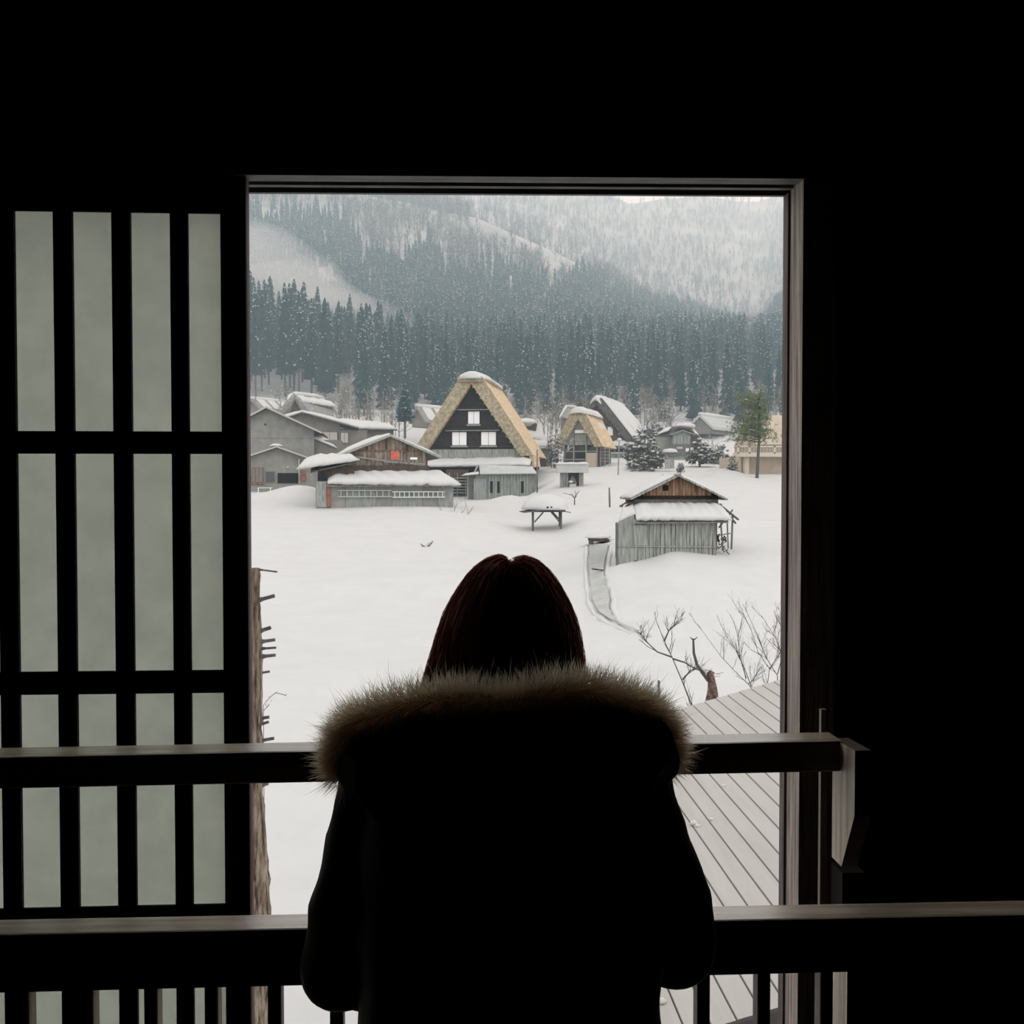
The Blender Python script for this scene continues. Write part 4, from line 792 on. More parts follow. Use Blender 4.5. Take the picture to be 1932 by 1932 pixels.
# ---- pale board roof of the annex below the window (courses run away from the window wall)
E0 = W(1363, 1932, 6.5); slope = math.tan(R(15.6))
def roof_z(x): return E0.z + slope * (x - E0.x)
yn = 6.5
xn, xf = W(1252, 1925, yn).x, 4.9
fpt = None; D = 8.0
while D < 30:
    q = W(1276, 1339, D)
    if q.z <= roof_z(q.x): break
    D += 0.02
yf = D
pr = thing('pale_board_roof', 'pale low-pitched annex roof of long boards just below the window', 'roof', (xn, yn, roof_z(xn)))
pitch = 22.4 / F * yf; nC = int((xf - xn) / pitch) + 1
for k in range(nC):
    x0, x1 = k * pitch, (k + 1) * pitch - 0.012
    z0, z1 = slope * x0, slope * x1
    MB().hexa([(x0, 0, z0 - 0.03), (x1, 0, z1 - 0.03), (x1, yf - yn, z1 - 0.03), (x0, yf - yn, z0 - 0.03), (x0, 0, z0), (x1, 0, z1 - 0.006), (x1, yf - yn, z1 - 0.006), (x0, yf - yn, z0)]).build('roof_board', M_panel, pr)
X2 = nC * pitch
MB().hexa([(0, 0.02, -0.08), (X2, 0.02, slope * X2 - 0.08), (X2, yf - yn - 0.02, slope * X2 - 0.08), (0, yf - yn - 0.02, -0.08), (0, 0.02, -0.031), (X2, 0.02, slope * X2 - 0.031), (X2, yf - yn - 0.02, slope * X2 - 0.031), (0, yf - yn - 0.02, -0.031)]).build('underlay', M_seam, pr)
MB().hexa([(0, -0.04, -0.13), (X2, -0.04, slope * X2 - 0.13), (X2, 0.0, slope * X2 - 0.13), (0, 0.0, -0.13), (0, -0.04, -0.005), (X2, -0.04, slope * X2 - 0.005), (X2, 0.0, slope * X2 - 0.005), (0, 0.0, -0.005)]).build('fascia', M_seam, pr)
MB().box((-0.03, -0.04, -0.13), (0.0, yf - yn, -0.005)).build('eave_board', M_seam, pr)
MB().hexa([(0.3, 0.15, -2.6), (X2, 0.15, -2.6), (X2, yf - yn - 0.2, -2.6), (0.3, yf - yn - 0.2, -2.6), (0.3, 0.15, 0.0), (X2, 0.15, slope * X2 - 0.1), (X2, yf - yn - 0.2, slope * X2 - 0.1), (0.3, yf - yn - 0.2, 0.0)]).build('wall_below', M_beige, pr)
for px, py, r_ in ((1366, 1484, 0.022), (1309, 1556, 0.035), (1317, 1560, 0.025), (1343, 1547, 0.02), (1248, 1893, 0.03)):
    D = yn
    while D < yf:
        q = W(px, py, D)
        if q.z <= roof_z(q.x) : break
        D += 0.02
    MB().blob(q - pr.location + Vector((0, 0, r_ * 0.4)), (r_ * 1.2, r_, r_ * 0.8), 10, 6, 0.5, px % 9).build('snow_lump', M_snow, pr, True)

# ================================================================== MOUNTAIN AND FOREST
CREST = [(100, 300), (475, 338), (700, 370), (900, 412), (1000, 450), (1110, 500), (1250, 585), (1430, 632), (1480, 565), (1600, 470), (2000, 380)]
SKY = [(100, 250), (700, 300), (1000, 335), (1130, 358), (1190, 381), (1250, 372), (1300, 364), (1390, 372), (1430, 376), (1470, 362), (1600, 330), (2000, 300)]
def mpy(px, y):
    cr = lerp_tab(CREST, px); sk = lerp_tab(SKY, px)
    b0 = lerp_tab([(165, 843), (200, 775), (225, 742), (270, 705), (330, 665)], y)
    if y <= 330: return b0
    b1 = min(665, cr + 60) if cr > 600 else 665
    if y <= 640: u = (y - 330) / 310; return 665 + (cr - 665) * (u ** 0.9)
    if y <= 760: u = (y - 640) / 120; return cr + 26 * math.sin(u * math.pi / 2)
    u = min(1.0, (y - 760) / 640); base = cr + 26
    return base + (sk - base) * u ** 0.85 if y <= 1400 else sk + (y - 1400) * 0.3
def mz(px, y):
    n_ = noise.noise(Vector((px * 0.012, y * 0.012, 3))) * 9 * min(1, max(0, (y - 300) / 300))
    return W(C0, mpy(px, y) + n_, y).z
def mpoint(px, y):
    p = W(px, 700, y); return Vector((p.x, y, mz(px, y)))
def make_mountain():
    m = MB(); ys = [196 * (1480 / 196) ** (j / 110) for j in range(111)]; pxs = [-700 + 3400 * i / 200 for i in range(201)]
    for y in ys:
        for px in pxs: m.v.append(tuple(mpoint(px, y)))
    n = 201
    for j in range(110):
        for i in range(200): a_ = j * n + i; m.f.append((a_, a_ + 1, a_ + n + 1, a_ + n)); m.mi.append(0)
    return m
struct('mountain', make_mountain(), mat('mountain_snow', (0.25, 0.255, 0.255), 0.95, (0.46, 0.46, 0.455), 0.02, spec=0.05), 'steep snowy mountainside rising behind the village', 'mountain', True)

rs = np.random.RandomState(5); rng = random.Random(5)
def cedar_parts(seed, tiers=11, seg=11, spikes=130, snow=46, lowt=None, big=1.0):
    """Foliage, trunk and snow of a tall cedar of height 1, as builders."""
    r_ = random.Random(seed); fo = MB(); low = lowt if lowt is not None else r_.uniform(0.2, 0.3)
    rad = lambda t: 0.115 * (1 - t) ** 0.75 * (0.75 + 0.25 * min(1, (t - low) / 0.12 + 0.2)) + 0.006
    for k in range(tiers):
        t0 = low + (1 - low) * k / tiers; t1 = min(1.0, t0 + (1 - low) / tiers * 1.9); vs = [(0, 0, t1)]; ph = r_.uniform(0, 6)
        for i in range(seg * 2):
            a_ = ph + math.pi * i / seg; q = rad(t0) * (r_.uniform(0.85, 1.25) if i % 2 == 0 else r_.uniform(0.45, 0.7)); vs.append((q * math.cos(a_), q * math.sin(a_), t0 + r_.uniform(-0.02, 0.015)))
        fo.add(vs, [(0, 1 + i, 1 + (i + 1) % (seg * 2)) for i in range(seg * 2)])
    for k in range(spikes):
        t = low + (1 - low) * r_.random() ** 1.2 * 0.97; a_ = r_.uniform(0, 6.283); q = rad(t); d = Vector((math.cos(a_), math.sin(a_), 0)); s_ = Vector((-d.y, d.x, 0))
        p = d * q * 0.5 + Vector((0, 0, t)); tip = d * q * r_.uniform(1.0, 1.45) + Vector((0, 0, t - r_.uniform(0.0, 0.03))); w_ = 0.012
        fo.add([p + s_ * w_, p - s_ * w_, p + Vector((0, 0, 0.022)), tip], [(0, 2, 3), (2, 1, 3), (1, 0, 3)])
    tr = MB().tube([(0, 0, -0.05), (0, 0, 0.3), (0, 0, 0.9)], [0.012, 0.010, 0.003], 6)
    sn = MB()
    for k in range(snow):
        t = low + (0.97 - low) * r_.random() ** 0.8; a_ = r_.uniform(0, 6.283); q = rad(t) * r_.uniform(0.75, 1.1); c_ = Vector((q * math.cos(a_), q * math.sin(a_), t)); w_ = r_.uniform(0.006, 0.0135) * big; h_ = w_ * 0.7
        sn.add([c_ + Vector(v) for v in ((w_, 0, 0), (0, w_, 0), (-w_, 0, 0), (0, -w_, 0), (0, 0, h_), (0, 0, -h_))], [(0, 1, 4), (1, 2, 4), (2, 3, 4), (3, 0, 4), (1, 0, 5), (2, 1, 5), (3, 2, 5), (0, 3, 5)])
    return fo, tr, sn
def mesh_of(mb, name, m):
    me = bpy.data.meshes.new(name); me.from_pydata(mb.v, [], mb.f); me.materials.append(m); me.update(); return me
VAR = []
for v in range(6):
    fo, tr, sn = cedar_parts(100 + v, snow=(30, 70, 44, 80, 30, 60)[v], lowt=(0.24, 0.30, 0.2, 0.05, 0.08, 0.03)[v]); VAR.append((mesh_of(fo, 'foliage', M_cedar), mesh_of(tr, 'trunk', M_trunk), mesh_of(sn, 'snow_clumps', M_snow)))
HPX = [(440, 215), (520, 205), (600, 185), (700, 155), (800, 140), (900, 130), (1100, 135), (1300, 125), (1500, 120)]
spots = [(px_, y_, W(px_, 700, y_).x) for px_, y_ in ((1240, 199), (1285, 200), (1313, 197), (1345, 201), (1372, 196), (1405, 200), (1450, 197), (1222, 206), (1330, 208), (1390, 209), (1470, 207), (1030, 198), (1060, 203), (985, 200))]
while len(spots) < 295:
    px = rng.uniform(440, 1510); y = 190 + 100 * rng.random() ** 1.15
    if px < 680 and y < 218 - (px - 440) * 0.03: continue
    x_ = W(px, 700, y).x
    if any((x_ - q[2]) ** 2 + (y - q[1]) ** 2 < 26 for q in spots): continue
    spots.append((px, y, x_))
for px, y, _x in sorted(spots, key=lambda q: q[1]):
    p = mpoint(px, y); hgt = lerp_tab(HPX, px) * 225 / F * rng.uniform(0.78, 1.08)
    root = thing('cedar_tree', 'tall dark cedar flecked with snow at the foot of the mountain', 'tree', p, rng.uniform(0, 6.28), 'cedars at the foot of the mountain')
    root.scale = (hgt * rng.uniform(0.85, 1.05), hgt * rng.uniform(0.85, 1.05), hgt)
    for me, nm in zip(VAR[rng.randrange(3) if px < 680 and rng.random() < 0.85 else 3 + rng.randrange(3)], ('foliage', 'trunk', 'snow_clumps')):
        o = put(nm, me, root)
        if nm == 'snow_clumps': o['kind'] = 'stuff'

# far conifers and bare trees as masses
def scatter(name, tmpl_list, inst, mats, label, cat):
    """Join many placed copies of small tree meshes into one object (numpy)."""
    V = []; Fl = []; Ln = []; MI = []; off = 0
    packs = []
    for parts in tmpl_list:
        v = np.array([p for mb, mi in parts for p in mb.v]); f = []; mi_ = []; o_ = 0
        for mb, mi in parts:
            f += [[i + o_ for i in q] for q in mb.f]; mi_ += [mi] * len(mb.f); o_ += len(mb.v)
        packs.append((v, np.concatenate([np.array(q) for q in f]), np.array([len(q) for q in f]), np.array(mi_)))
    for (p, sx, sz, rot, k) in inst:
        v, fl, ln, mi_ = packs[k % len(packs)]; c_, s_ = math.cos(rot), math.sin(rot)
        q = np.empty_like(v); q[:, 0] = (v[:, 0] * c_ - v[:, 1] * s_) * sx + p[0]; q[:, 1] = (v[:, 0] * s_ + v[:, 1] * c_) * sx + p[1]; q[:, 2] = v[:, 2] * sz + p[2]
        V.append(q); Fl.append(fl + off); Ln.append(ln); MI.append(mi_); off += len(v)
    V = np.concatenate(V); Fl = np.concatenate(Fl); Ln = np.concatenate(Ln); MI = np.concatenate(MI)
    me = bpy.data.meshes.new(name); me.vertices.add(len(V)); me.vertices.foreach_set('co', V.astype(np.float32).ravel())
    me.loops.add(len(Fl)); me.loops.foreach_set('vertex_index', Fl.astype(np.int32)); me.polygons.add(len(Ln))
    st_ = np.concatenate([[0], np.cumsum(Ln)[:-1]]); me.polygons.foreach_set('loop_start', st_.astype(np.int32))
    me.polygons.foreach_set('material_index', MI.astype(np.int32))
    for m in mats: me.materials.append(m)
    me.update(calc_edges=True); me.validate(); return tag(put(name, me), label, cat, None, 'stuff')
def far_cedar(seed, nsnow): 
    fo, tr, sn = cedar_parts(seed, 6, 4, 8, nsnow, 0.04, 2.1); return [(fo, 0), (sn, 1)]
def bare_tree(seed, n=16, bw=0.010, nsn=7):
    r_ = random.Random(seed); m = MB(); m.tube([(0, 0, -0.05), (0, 0, 0.4), (r_.uniform(-.05, .05), 0, 0.85)], [0.016, 0.012, 0.002], 3, False)
    for k in range(n):
        t = r_.uniform(0.2, 0.75); a_ = r_.uniform(0, 6.283); q = r_.uniform(0.15, 0.36) * (1.1 - t * 0.6); p = Vector((0, 0, t)); e_ = Vector((q * math.cos(a_), q * math.sin(a_), t + r_.uniform(0.1, 0.34)))
        s_ = Vector((-math.sin(a_), math.cos(a_), 0)) * bw
        m.add([p + s_, p - s_, p + Vector((0, 0, 0.014)), e_], [(0, 2, 3), (2, 1, 3), (1, 0, 3)])
        mid = p.lerp(e_, 0.55); e2_ = mid + Vector((r_.uniform(-.12, .12), r_.uniform(-.12, .12), r_.uniform(.05, .16)))
        m.add([mid + s_ * 0.7, mid - s_ * 0.7, mid + Vector((0, 0, 0.01)), e2_], [(0, 2, 3), (2, 1, 3), (1, 0, 3)])
    sn = MB()
    for k in range(nsn):
        t = r_.uniform(0.35, 0.9); a_ = r_.uniform(0, 6.283); q = r_.uniform(0.05, 0.26); c_ = Vector((q * math.cos(a_), q * math.sin(a_), t)); w_ = r_.uniform(0.015, 0.03)
        sn.add([c_ + Vector(v) for v in ((w_, 0, 0), (0, w_, 0), (-w_, 0, 0), (0, -w_, 0), (0, 0, w_ * .6), (0, 0, -w_ * .6))], [(0, 1, 4), (1, 2, 4), (2, 3, 4), (3, 0, 4), (1, 0, 5), (2, 1, 5), (3, 2, 5), (0, 3, 5)])
    return [(m, 0), (sn, 1)]
CB = [(300, 380), (475, 382), (640, 405), (690, 462), (760, 505), (790, 450), (815, 455), (840, 500), (880, 505), (930, 485), (1000, 515), (1060, 540), (1100, 505), (1135, 512), (1150, 540), (1250, 565), (1320, 595), (1380, 610), (1425, 655), (1440, 590), (1480, 548), (1700, 500)]
con = []; tries = 0
while len(con) < 4700 and tries < 90000:
    tries += 1; px = rng.uniform(330, 1600); y = 285 + 350 * rng.random()
    py = mpy(px, y); cb = lerp_tab(CB, px)
    if py < cb + 22 + rng.gauss(0, 10): continue
    if noise.noise(Vector((px * 0.02, y * 0.03, 9))) > 0.28 and rng.random() < 0.75: continue
    hgt = rng.uniform(8, 14.5); con.append((mpoint(px, y), hgt * 1.05, hgt, rng.uniform(0, 6.28), rng.randrange(12)))
for k in range(1100):        # the forest goes on beyond both sides of the opening
    px = rng.uniform(-420, 330) if k % 2 else rng.uniform(1600, 2300); y = 215 + 420 * rng.random()
    hgt = rng.uniform(12, 22) if y < 300 else rng.uniform(9, 15); con.append((mpoint(px, y), hgt * 1.05, hgt, rng.uniform(0, 6.28), rng.randrange(12)))
scatter('conifer_forest', [far_cedar(200 + k, (6, 12, 18, 9)[k % 4]) for k in range(12)], con, [M_cedar, M_snow], 'mass of snow-flecked conifers covering the lower mountainside', 'forest')
def bare_spots(n, y0, y1):
    out = []; tries = 0
    while len(out) < n and tries < 90000:
        tries += 1; y = y0 + (y1 - y0) * rng.random(); px = rng.uniform(150, 1750); py = mpy(px, y); cb = lerp_tab(CB, px)
        if y < 640 and py > cb + 15 and rng.random() > 0.10: continue
        if y < 720 and 885 < px < 1118 and py < lerp_tab(CREST, px) + 52 and rng.random() < 0.95: continue
        if noise.noise(Vector((px * 0.011, y * 0.009, 4))) > 0.25 and rng.random() < 0.6: continue
        hgt = rng.uniform(9, 15); out.append((mpoint(px, y), hgt, hgt, rng.uniform(0, 6.28), rng.randrange(10)))
    return out
scatter('bare_forest', [bare_tree(300 + k, 16, 0.013) for k in range(10)], bare_spots(2600, 340, 700), [M_bare, M_snow], 'mass of grey leafless trees on the nearer mountain spur', 'forest')
scatter('bare_forest', [bare_tree(330 + k, 13, 0.026, 3) for k in range(10)], bare_spots(7000, 700, 1400), [M_bare, M_snow], 'mass of pale leafless trees on the far upper mountainside', 'forest')
thk = []
for k in range(420):
    px = rng.uniform(380, 1560); y = rng.uniform(168, 205); hgt = rng.uniform(3.5, 8)
    if px < 640 and rng.random() < 0.6: continue
    if any(abs(px - q) < w_ for q, w_ in ((1335, 62 if y < 190 else 0), (800, 34), (933, 12), (480, 40))): continue
    p = mpoint(px, max(y, 196)) if y > 196 else W(px, 700, y); p.z = p.z if y > 196 else gz(p.x, y)
    thk.append((p, hgt, hgt, rng.uniform(0, 6.28), rng.randrange(10)))
scatter('bare_thicket', [bare_tree(400 + k) for k in range(10)], thk, [M_bare2, M_snow], 'brownish bare thicket along the forest edge behind the village', 'thicket')

# ---- trees and shrubs in the village
def village_tree(name, label, px, pb, pt, D, kind, seed, wpx=None, group=None):
    r_ = random.Random(seed); p = W(px, pb, D); hgt = (pb - pt) * D / F
    root = thing(name, label, 'tree' if kind in ('pine', 'cedar', 'bare') else 'shrub', p, 0, group)
    wm = (wpx or (pb - pt) * 0.5) * D / F
    if kind == 'cedar':
        fo, tr, sn = cedar_parts(seed, 12, 11, 160, 60)
        for mb, m, nm in ((fo, M_cedar, 'foliage'), (tr, M_trunk, 'trunk'), (sn, M_snow, 'snow_clumps')):
            mb.v = [(v[0] * wm / 0.23, v[1] * wm / 0.23, v[2] * hgt) for v in mb.v]; o = mb.build(nm, m, root)
            if nm == 'snow_clumps': o['kind'] = 'stuff'
        return root
    tr = MB(); fo = MB(); sn = MB()
    if kind == 'shrub':
        for k in range(150):
            d = Vector((r_.gauss(0, 1), r_.gauss(0, 1), abs(r_.gauss(0, 1)) + 0.1)).normalized(); q = r_.uniform(0.4, 1); c_ = Vector((d.x * wm * 0.5, d.y * wm * 0.5, d.z * hgt)) * q
            s_ = wm * 0.075 * r_.uniform(0.6, 1.4)
            for i in range(9):
                n_ = Vector((r_.gauss(d.x, .8), r_.gauss(d.y, .8), r_.gauss(0.5, .8))).normalized() * s_ * 2.0; w2 = n_.cross(Vector((0.3, 0.2, 1))).normalized() * s_ * 0.28
                fo.add([c_ + w2, c_ - w2, c_ + w2.cross(n_).normalized() * s_ * 0.28, c_ + n_], [(0, 2, 3), (2, 1, 3), (1, 0, 3), (0, 1, 2)])
            if r_.random() < 0.55: sn.blob(c_ + Vector((0, 0, s_ * 0.9)), (s_ * r_.uniform(0.6, 1.3), s_ * 0.9, s_ * 0.4), 7, 4, 0.5, k + 50)
        for k in range(10):
            d = Vector((r_.gauss(0, 1), r_.gauss(0, 1), abs(r_.gauss(0, 1)) + 0.4)).normalized(); tr.tube([(0, 0, 0), (d.x * wm * 0.2, d.y * wm * 0.2, d.z * hgt * 0.5), (d.x * wm * 0.48, d.y * wm * 0.48, d.z * hgt * 0.95)], [wm * 0.018, wm * 0.012, wm * 0.004], 4)
        tr.tube([(0, 0, -0.3), (0, 0, hgt * 0.6)], [wm * 0.04, wm * 0.02], 6)
        for mb, m, nm in ((fo, M_shrub, 'foliage'), (tr, M_twig, 'stem'), (sn, M_snow, 'snow_clumps')):
            o = mb.build(nm, m, root, nm == 'snow_clumps'); o['kind'] = 'stuff' if nm != 'stem' else 'thing'
        return root
    if kind == 'pine':
        tr.tube([(0, 0, -0.5), (hgt * 0.02, 0, hgt * 0.35), (hgt * 0.05, 0, hgt * 0.62), (hgt * 0.0, 0, hgt * 0.95)], [hgt * 0.022, hgt * 0.018, hgt * 0.013, 0.01], 8)
        for k in range(42):
            t = r_.uniform(0.42, 0.97); a_ = r_.uniform(0, 6.283); q = wm * r_.uniform(0.25, 0.55) * (1.15 - t * 0.75); e_ = Vector((q * math.cos(a_) - wm * 0.12, q * math.sin(a_), hgt * t + r_.uniform(0, 0.06) * hgt)); b0_ = Vector((hgt * 0.03, 0, hgt * (t - 0.03)))
            tr.tube([b0_, b0_.lerp(e_, 0.5) + Vector((0, 0, 0.1)), e_], [0.05, 0.035, 0.01], 4)
            for j in range(30):
                c_ = b0_.lerp(e_, r_.uniform(0.25, 1.12)) + Vector((r_.gauss(0, .42), r_.gauss(0, .42), r_.gauss(0, .22)))
                for i in range(7):
                    d = Vector((r_.gauss(0, 1), r_.gauss(0, 1), r_.gauss(0.3, .8))).normalized() * 0.32; s_ = d.cross(Vector((0.3, 0.2, 1))).normalized() * 0.022
                    fo.add([c_ + s_, c_ - s_, c_ + s_.cross(d).normalized() * 0.022, c_ + d], [(0, 2, 3), (2, 1, 3), (1, 0, 3), (0, 1, 2)])
            if r_.random() < 0.3: sn.tube([b0_.lerp(e_, 0.2) + Vector((0, 0, .1)), b0_.lerp(e_, 0.5) + Vector((0, 0, .16)), b0_.lerp(e_, 0.85) + Vector((0, 0, .1))], [0.04, 0.09, 0.03], 6)
        for mb, m, nm in ((tr, M_trunk, 'trunk'), (fo, M_pine, 'needles'), (sn, M_snow, 'snow_clumps')):
            o = mb.build(nm, m, root, nm == 'snow_clumps')
            if nm != 'trunk': o['kind'] = 'stuff'
        return root
    # bare, snow on the branches
    def grow(p, d, ln, rad_, lv):
        q = p + d * ln * 0.5 + Vector((r_.uniform(-.1, .1), r_.uniform(-.1, .1), 0)) * ln; e_ = p + d * ln
        tr.tube([p, q, e_], [rad_, rad_ * 0.8, rad_ * 0.55], 4 if lv else 6)
        if lv and abs(d.z) < 0.8 and r_.random() < (0.75 if kind == 'bare' else 0.1): sn.tube([p + Vector((0, 0, rad_)), q + Vector((0, 0, rad_ * 1.3)), e_ + Vector((0, 0, rad_))], [rad_ * 0.7, rad_ * 1.5, rad_ * 0.6], 4)
        if lv < 4:
            for k in range(3 if lv < 3 else 2):
                nd = (d + Vector((r_.gauss(0, .6), r_.gauss(0, .6), r_.gauss(0.12, .35)))).normalized(); grow(p.lerp(e_, r_.uniform(0.5, 1)), nd, ln * r_.uniform(0.5, 0.75), rad_ * 0.58, lv + 1)
    grow(Vector((0, 0, -0.2)), Vector((0.03, 0, 1)), hgt * 0.42, hgt * 0.017, 0)
    tr.build('branches', M_bare2 if kind == 'brown' else M_bark_far, root)
    if len(sn.v): sn.build('branch_snow', M_snow, root, True)['kind'] = 'stuff'
    return root
M_bark_far = mat('grey_bark_far', (0.12, 0.125, 0.125), 0.95, spec=0.03)
village_tree('pine_tree', 'tall green pine standing before the beige balcony building', 1428, 896, 742, 86, 'pine', 1, 120)
village_tree('dark_conifer', 'lone dark conifer left of the big farmhouse', 764, 822, 728, 150, 'cedar', 2, 46)
for i, (px, pb, pt, D, lab) in enumerate(((724, 800, 738, 158, 'brownish bare tree right of the hipped thatch house'), (700, 805, 752, 160, 'smaller brown bare tree beside the hipped thatch house'), (480, 760, 700, 168, 'brown bare tree against the jamb above the plaster house'), (527, 770, 716, 170, 'slender bare tree behind the plaster house roof'), (1000, 810, 745, 165, 'brown bare tree between the farmhouse and the tan house'))):
    village_tree('brown_bare_tree', lab, px, pb, pt, D, 'brown', 20 + i)
for i, (px, pb, pt, D, lab) in enumerate(((933, 790, 690, 185, 'snow-laced bare tree above the farmhouse roof ridge'), (1263, 830, 728, 160, 'snow-laced bare tree behind the small gabled house'), (1215, 870, 760, 112, 'snow-laced tree right of the dark thatched house'), (1480, 880, 735, 108, 'snow-laced tree over the beige building'), (1065, 880, 790, 105, 'dark bare tree before the tan thatched house'), (1345, 870, 800, 118, 'snow-laced tree right of the small gabled house'))):
    village_tree('snowy_bare_tree', lab, px, pb, pt, D, 'bare', 40 + i)
for i, (px, pb, pt, D, w_, lab) in enumerate(((1215, 898, 812, 97, 62, 'snow-dusted shrub at the corner of the dark thatched house'), (1195, 870, 820, 106, 40, 'round snowy shrub under the dark thatched eave'), (1235, 885, 838, 102, 44, 'loose snowy shrub between the shrine and the big shrub'), (1320, 878, 832, 104, 54, 'low snowy pine shrub below the small gabled house'), (1360, 880, 838, 110, 40, 'snowy shrub left of the beige building'), (1040, 876, 818, 112, 24, 'snowy shrub between the farmhouse and the tan house'), (1052, 886, 802, 105, 24, 'tall snowy shrub beside the tan house gable'), (1382, 896, 858, 88, 22, 'dark little shrub at the beige building pillar'), (1284, 892, 872, 88, 16, 'tiny snowy shrub beside the stone shrine'), (1238, 836, 800, 140, 46, 'snowy shrub left of the small gabled house'))):
    village_tree('snowy_shrub', lab, px, pb, pt, D, 'shrub', 60 + i, w_)

# ================================================================== THE PERSON AT THE RAILING
PX0 = W(955, 1300, 1.40).x
person = thing('person', 'person in black fur-hooded coat leaning on the railing, seen from behind', 'person', (PX0, 1.22, 0))
PO = person.location.copy()
def L_(px, py, D): return W(px, py, D) - PO
# --- body
HD = 1.43
hc = L_(957, 1185, HD)
bm_ = MB()
bm_.capsule(hc + Vector((0, 0, 0.012)), 0.072, hc + Vector((0, 0.012, 0.0)), 0.074)
bm_.capsule(hc + Vector((0, 0.03, -0.02)), 0.070, hc + Vector((0, 0.052, -0.075)), 0.046)
bm_.capsule(hc + Vector((0, 0.088, 0.005)), 0.009, hc + Vector((0, 0.104, -0.022)), 0.013)
for sg in (-1, 1):
    bm_.capsule(hc + Vector((sg * 0.076, 0.01, 0.008)), 0.010, hc + Vector((sg * 0.074, 0.014, -0.03)), 0.009)
    bm_.capsule(hc + Vector((sg * 0.014, 0.088, -0.052)), 0.008, hc + Vector((0, 0.094, -0.05)), 0.008)
    bm_.capsule(hc + Vector((sg * 0.05, 0.068, 0.03)), 0.012, hc + Vector((sg * 0.015, 0.08, 0.028)), 0.012)
nk = L_(957, 1350, 1.37)
bm_.capsule(hc + Vector((0, -0.005, -0.05)), 0.05, nk, 0.055)
chest = L_(957, 1500, 1.35); pel = Vector((0, 0.0, 0.72))
bm_.capsule(nk + Vector((0, 0, -0.05)), 0.08, chest, 0.12); bm_.capsule(chest, 0.12, pel, 0.125)
JO = {-1: dict(sh=(728, 1460, 1.36), m1=(700, 1600, 1.35), m2=(668, 1720, 1.34), el=(645, 1822, 1.36), wr=(785, 1688, 1.60)),
      1: dict(sh=(1178, 1460, 1.36), m1=(1222, 1600, 1.35), m2=(1258, 1690, 1.34), el=(1270, 1782, 1.36), wr=(1150, 1672, 1.60))}
for sg in (-1, 1):
    j = {k: L_(*v) for k, v in JO[sg].items()}
    bm_.capsule(j['sh'], 0.045, j['m2'], 0.038); bm_.capsule(j['m2'], 0.038, j['el'], 0.034); bm_.capsule(j['el'], 0.034, j['wr'], 0.024)
    bm_.capsule(chest + Vector((0, 0, 0.04)), 0.07, j['sh'], 0.05)
    w_ = j['wr']; dr = Vector((-sg * 0.55, 0.75, -0.05)).normalized(); sd_ = Vector((-sg * dr.y, sg * dr.x, 0)).normalized(); palm = w_ + dr * 0.075
    bm_.capsule(w_, 0.022, palm, 0.025); bm_.capsule(w_ + dr * 0.03 + sd_ * 0.015, 0.017, palm + sd_ * 0.022, 0.014); bm_.capsule(w_ + dr * 0.03 - sd_ * 0.015, 0.017, palm - sd_ * 0.022, 0.014)
    for i, (o_, ln) in enumerate(((-0.030, 0.06), (-0.010, 0.072), (0.010, 0.068), (0.030, 0.052))):
        a_ = palm + sd_ * o_; b_ = a_ + dr * ln * 0.55; c_ = b_ + (dr * 0.5 + Vector((0, 0, -0.85))).normalized() * ln * 0.45
        bm_.capsule(a_, 0.0095, b_, 0.0088, 8); bm_.capsule(b_, 0.0088, c_, 0.0078, 8)
    th0 = w_ + dr * 0.025 - sd_ * 0.025; th1 = th0 + (dr * 0.6 - sd_ * 0.8).normalized() * 0.035; bm_.capsule(th0, 0.012, th1, 0.010, 8); bm_.capsule(th1, 0.010, th1 + dr * 0.028, 0.0088, 8)
    hip = Vector((sg * 0.085, 0.0, 0.70)); kn = Vector((sg * 0.09, 0.035, 0.40)); an = Vector((sg * 0.095, 0.0, 0.09))
    bm_.capsule(hip, 0.082, kn, 0.055); bm_.capsule(kn, 0.055, an, 0.038); bm_.capsule(an + Vector((0, -0.02, -0.045)), 0.035, an + Vector((sg * 0.02, 0.13, -0.055)), 0.03)
me = unify(bm_, 0.0085, 2); me.materials.append(M_skin); me.polygons.foreach_set('use_smooth', [True] * len(me.polygons)); put('body', me, person)
for sg in (-1, 1): MB().blob(hc + Vector((sg * 0.032, 0.080, 0.008)), (0.013, 0.010, 0.009), 12, 8, 0).build('eye', M_eye, person, True)
# --- trousers and boots
for sg in (-1, 1):
    hip = Vector((sg * 0.085, 0.0, 0.68)); kn = Vector((sg * 0.09, 0.035, 0.40)); an = Vector((sg * 0.095, 0.0, 0.14))
    MB().tube([hip, hip.lerp(kn, 0.5), kn, kn.lerp(an, 0.5), an], [0.098, 0.085, 0.07, 0.062, 0.056], 16).build('trouser_leg', M_trouser, person, True)
    bt = MB().capsule(Vector((sg * 0.095, 0, 0.22)), 0.056, Vector((sg * 0.095, 0, 0.06)), 0.056).capsule(Vector((sg * 0.095, -0.02, 0.052)), 0.048, Vector((sg * 0.115, 0.15, 0.045)), 0.042)
    me = unify(bt, 0.008, 3); me.materials.append(M_boot); put('boot', me, person)
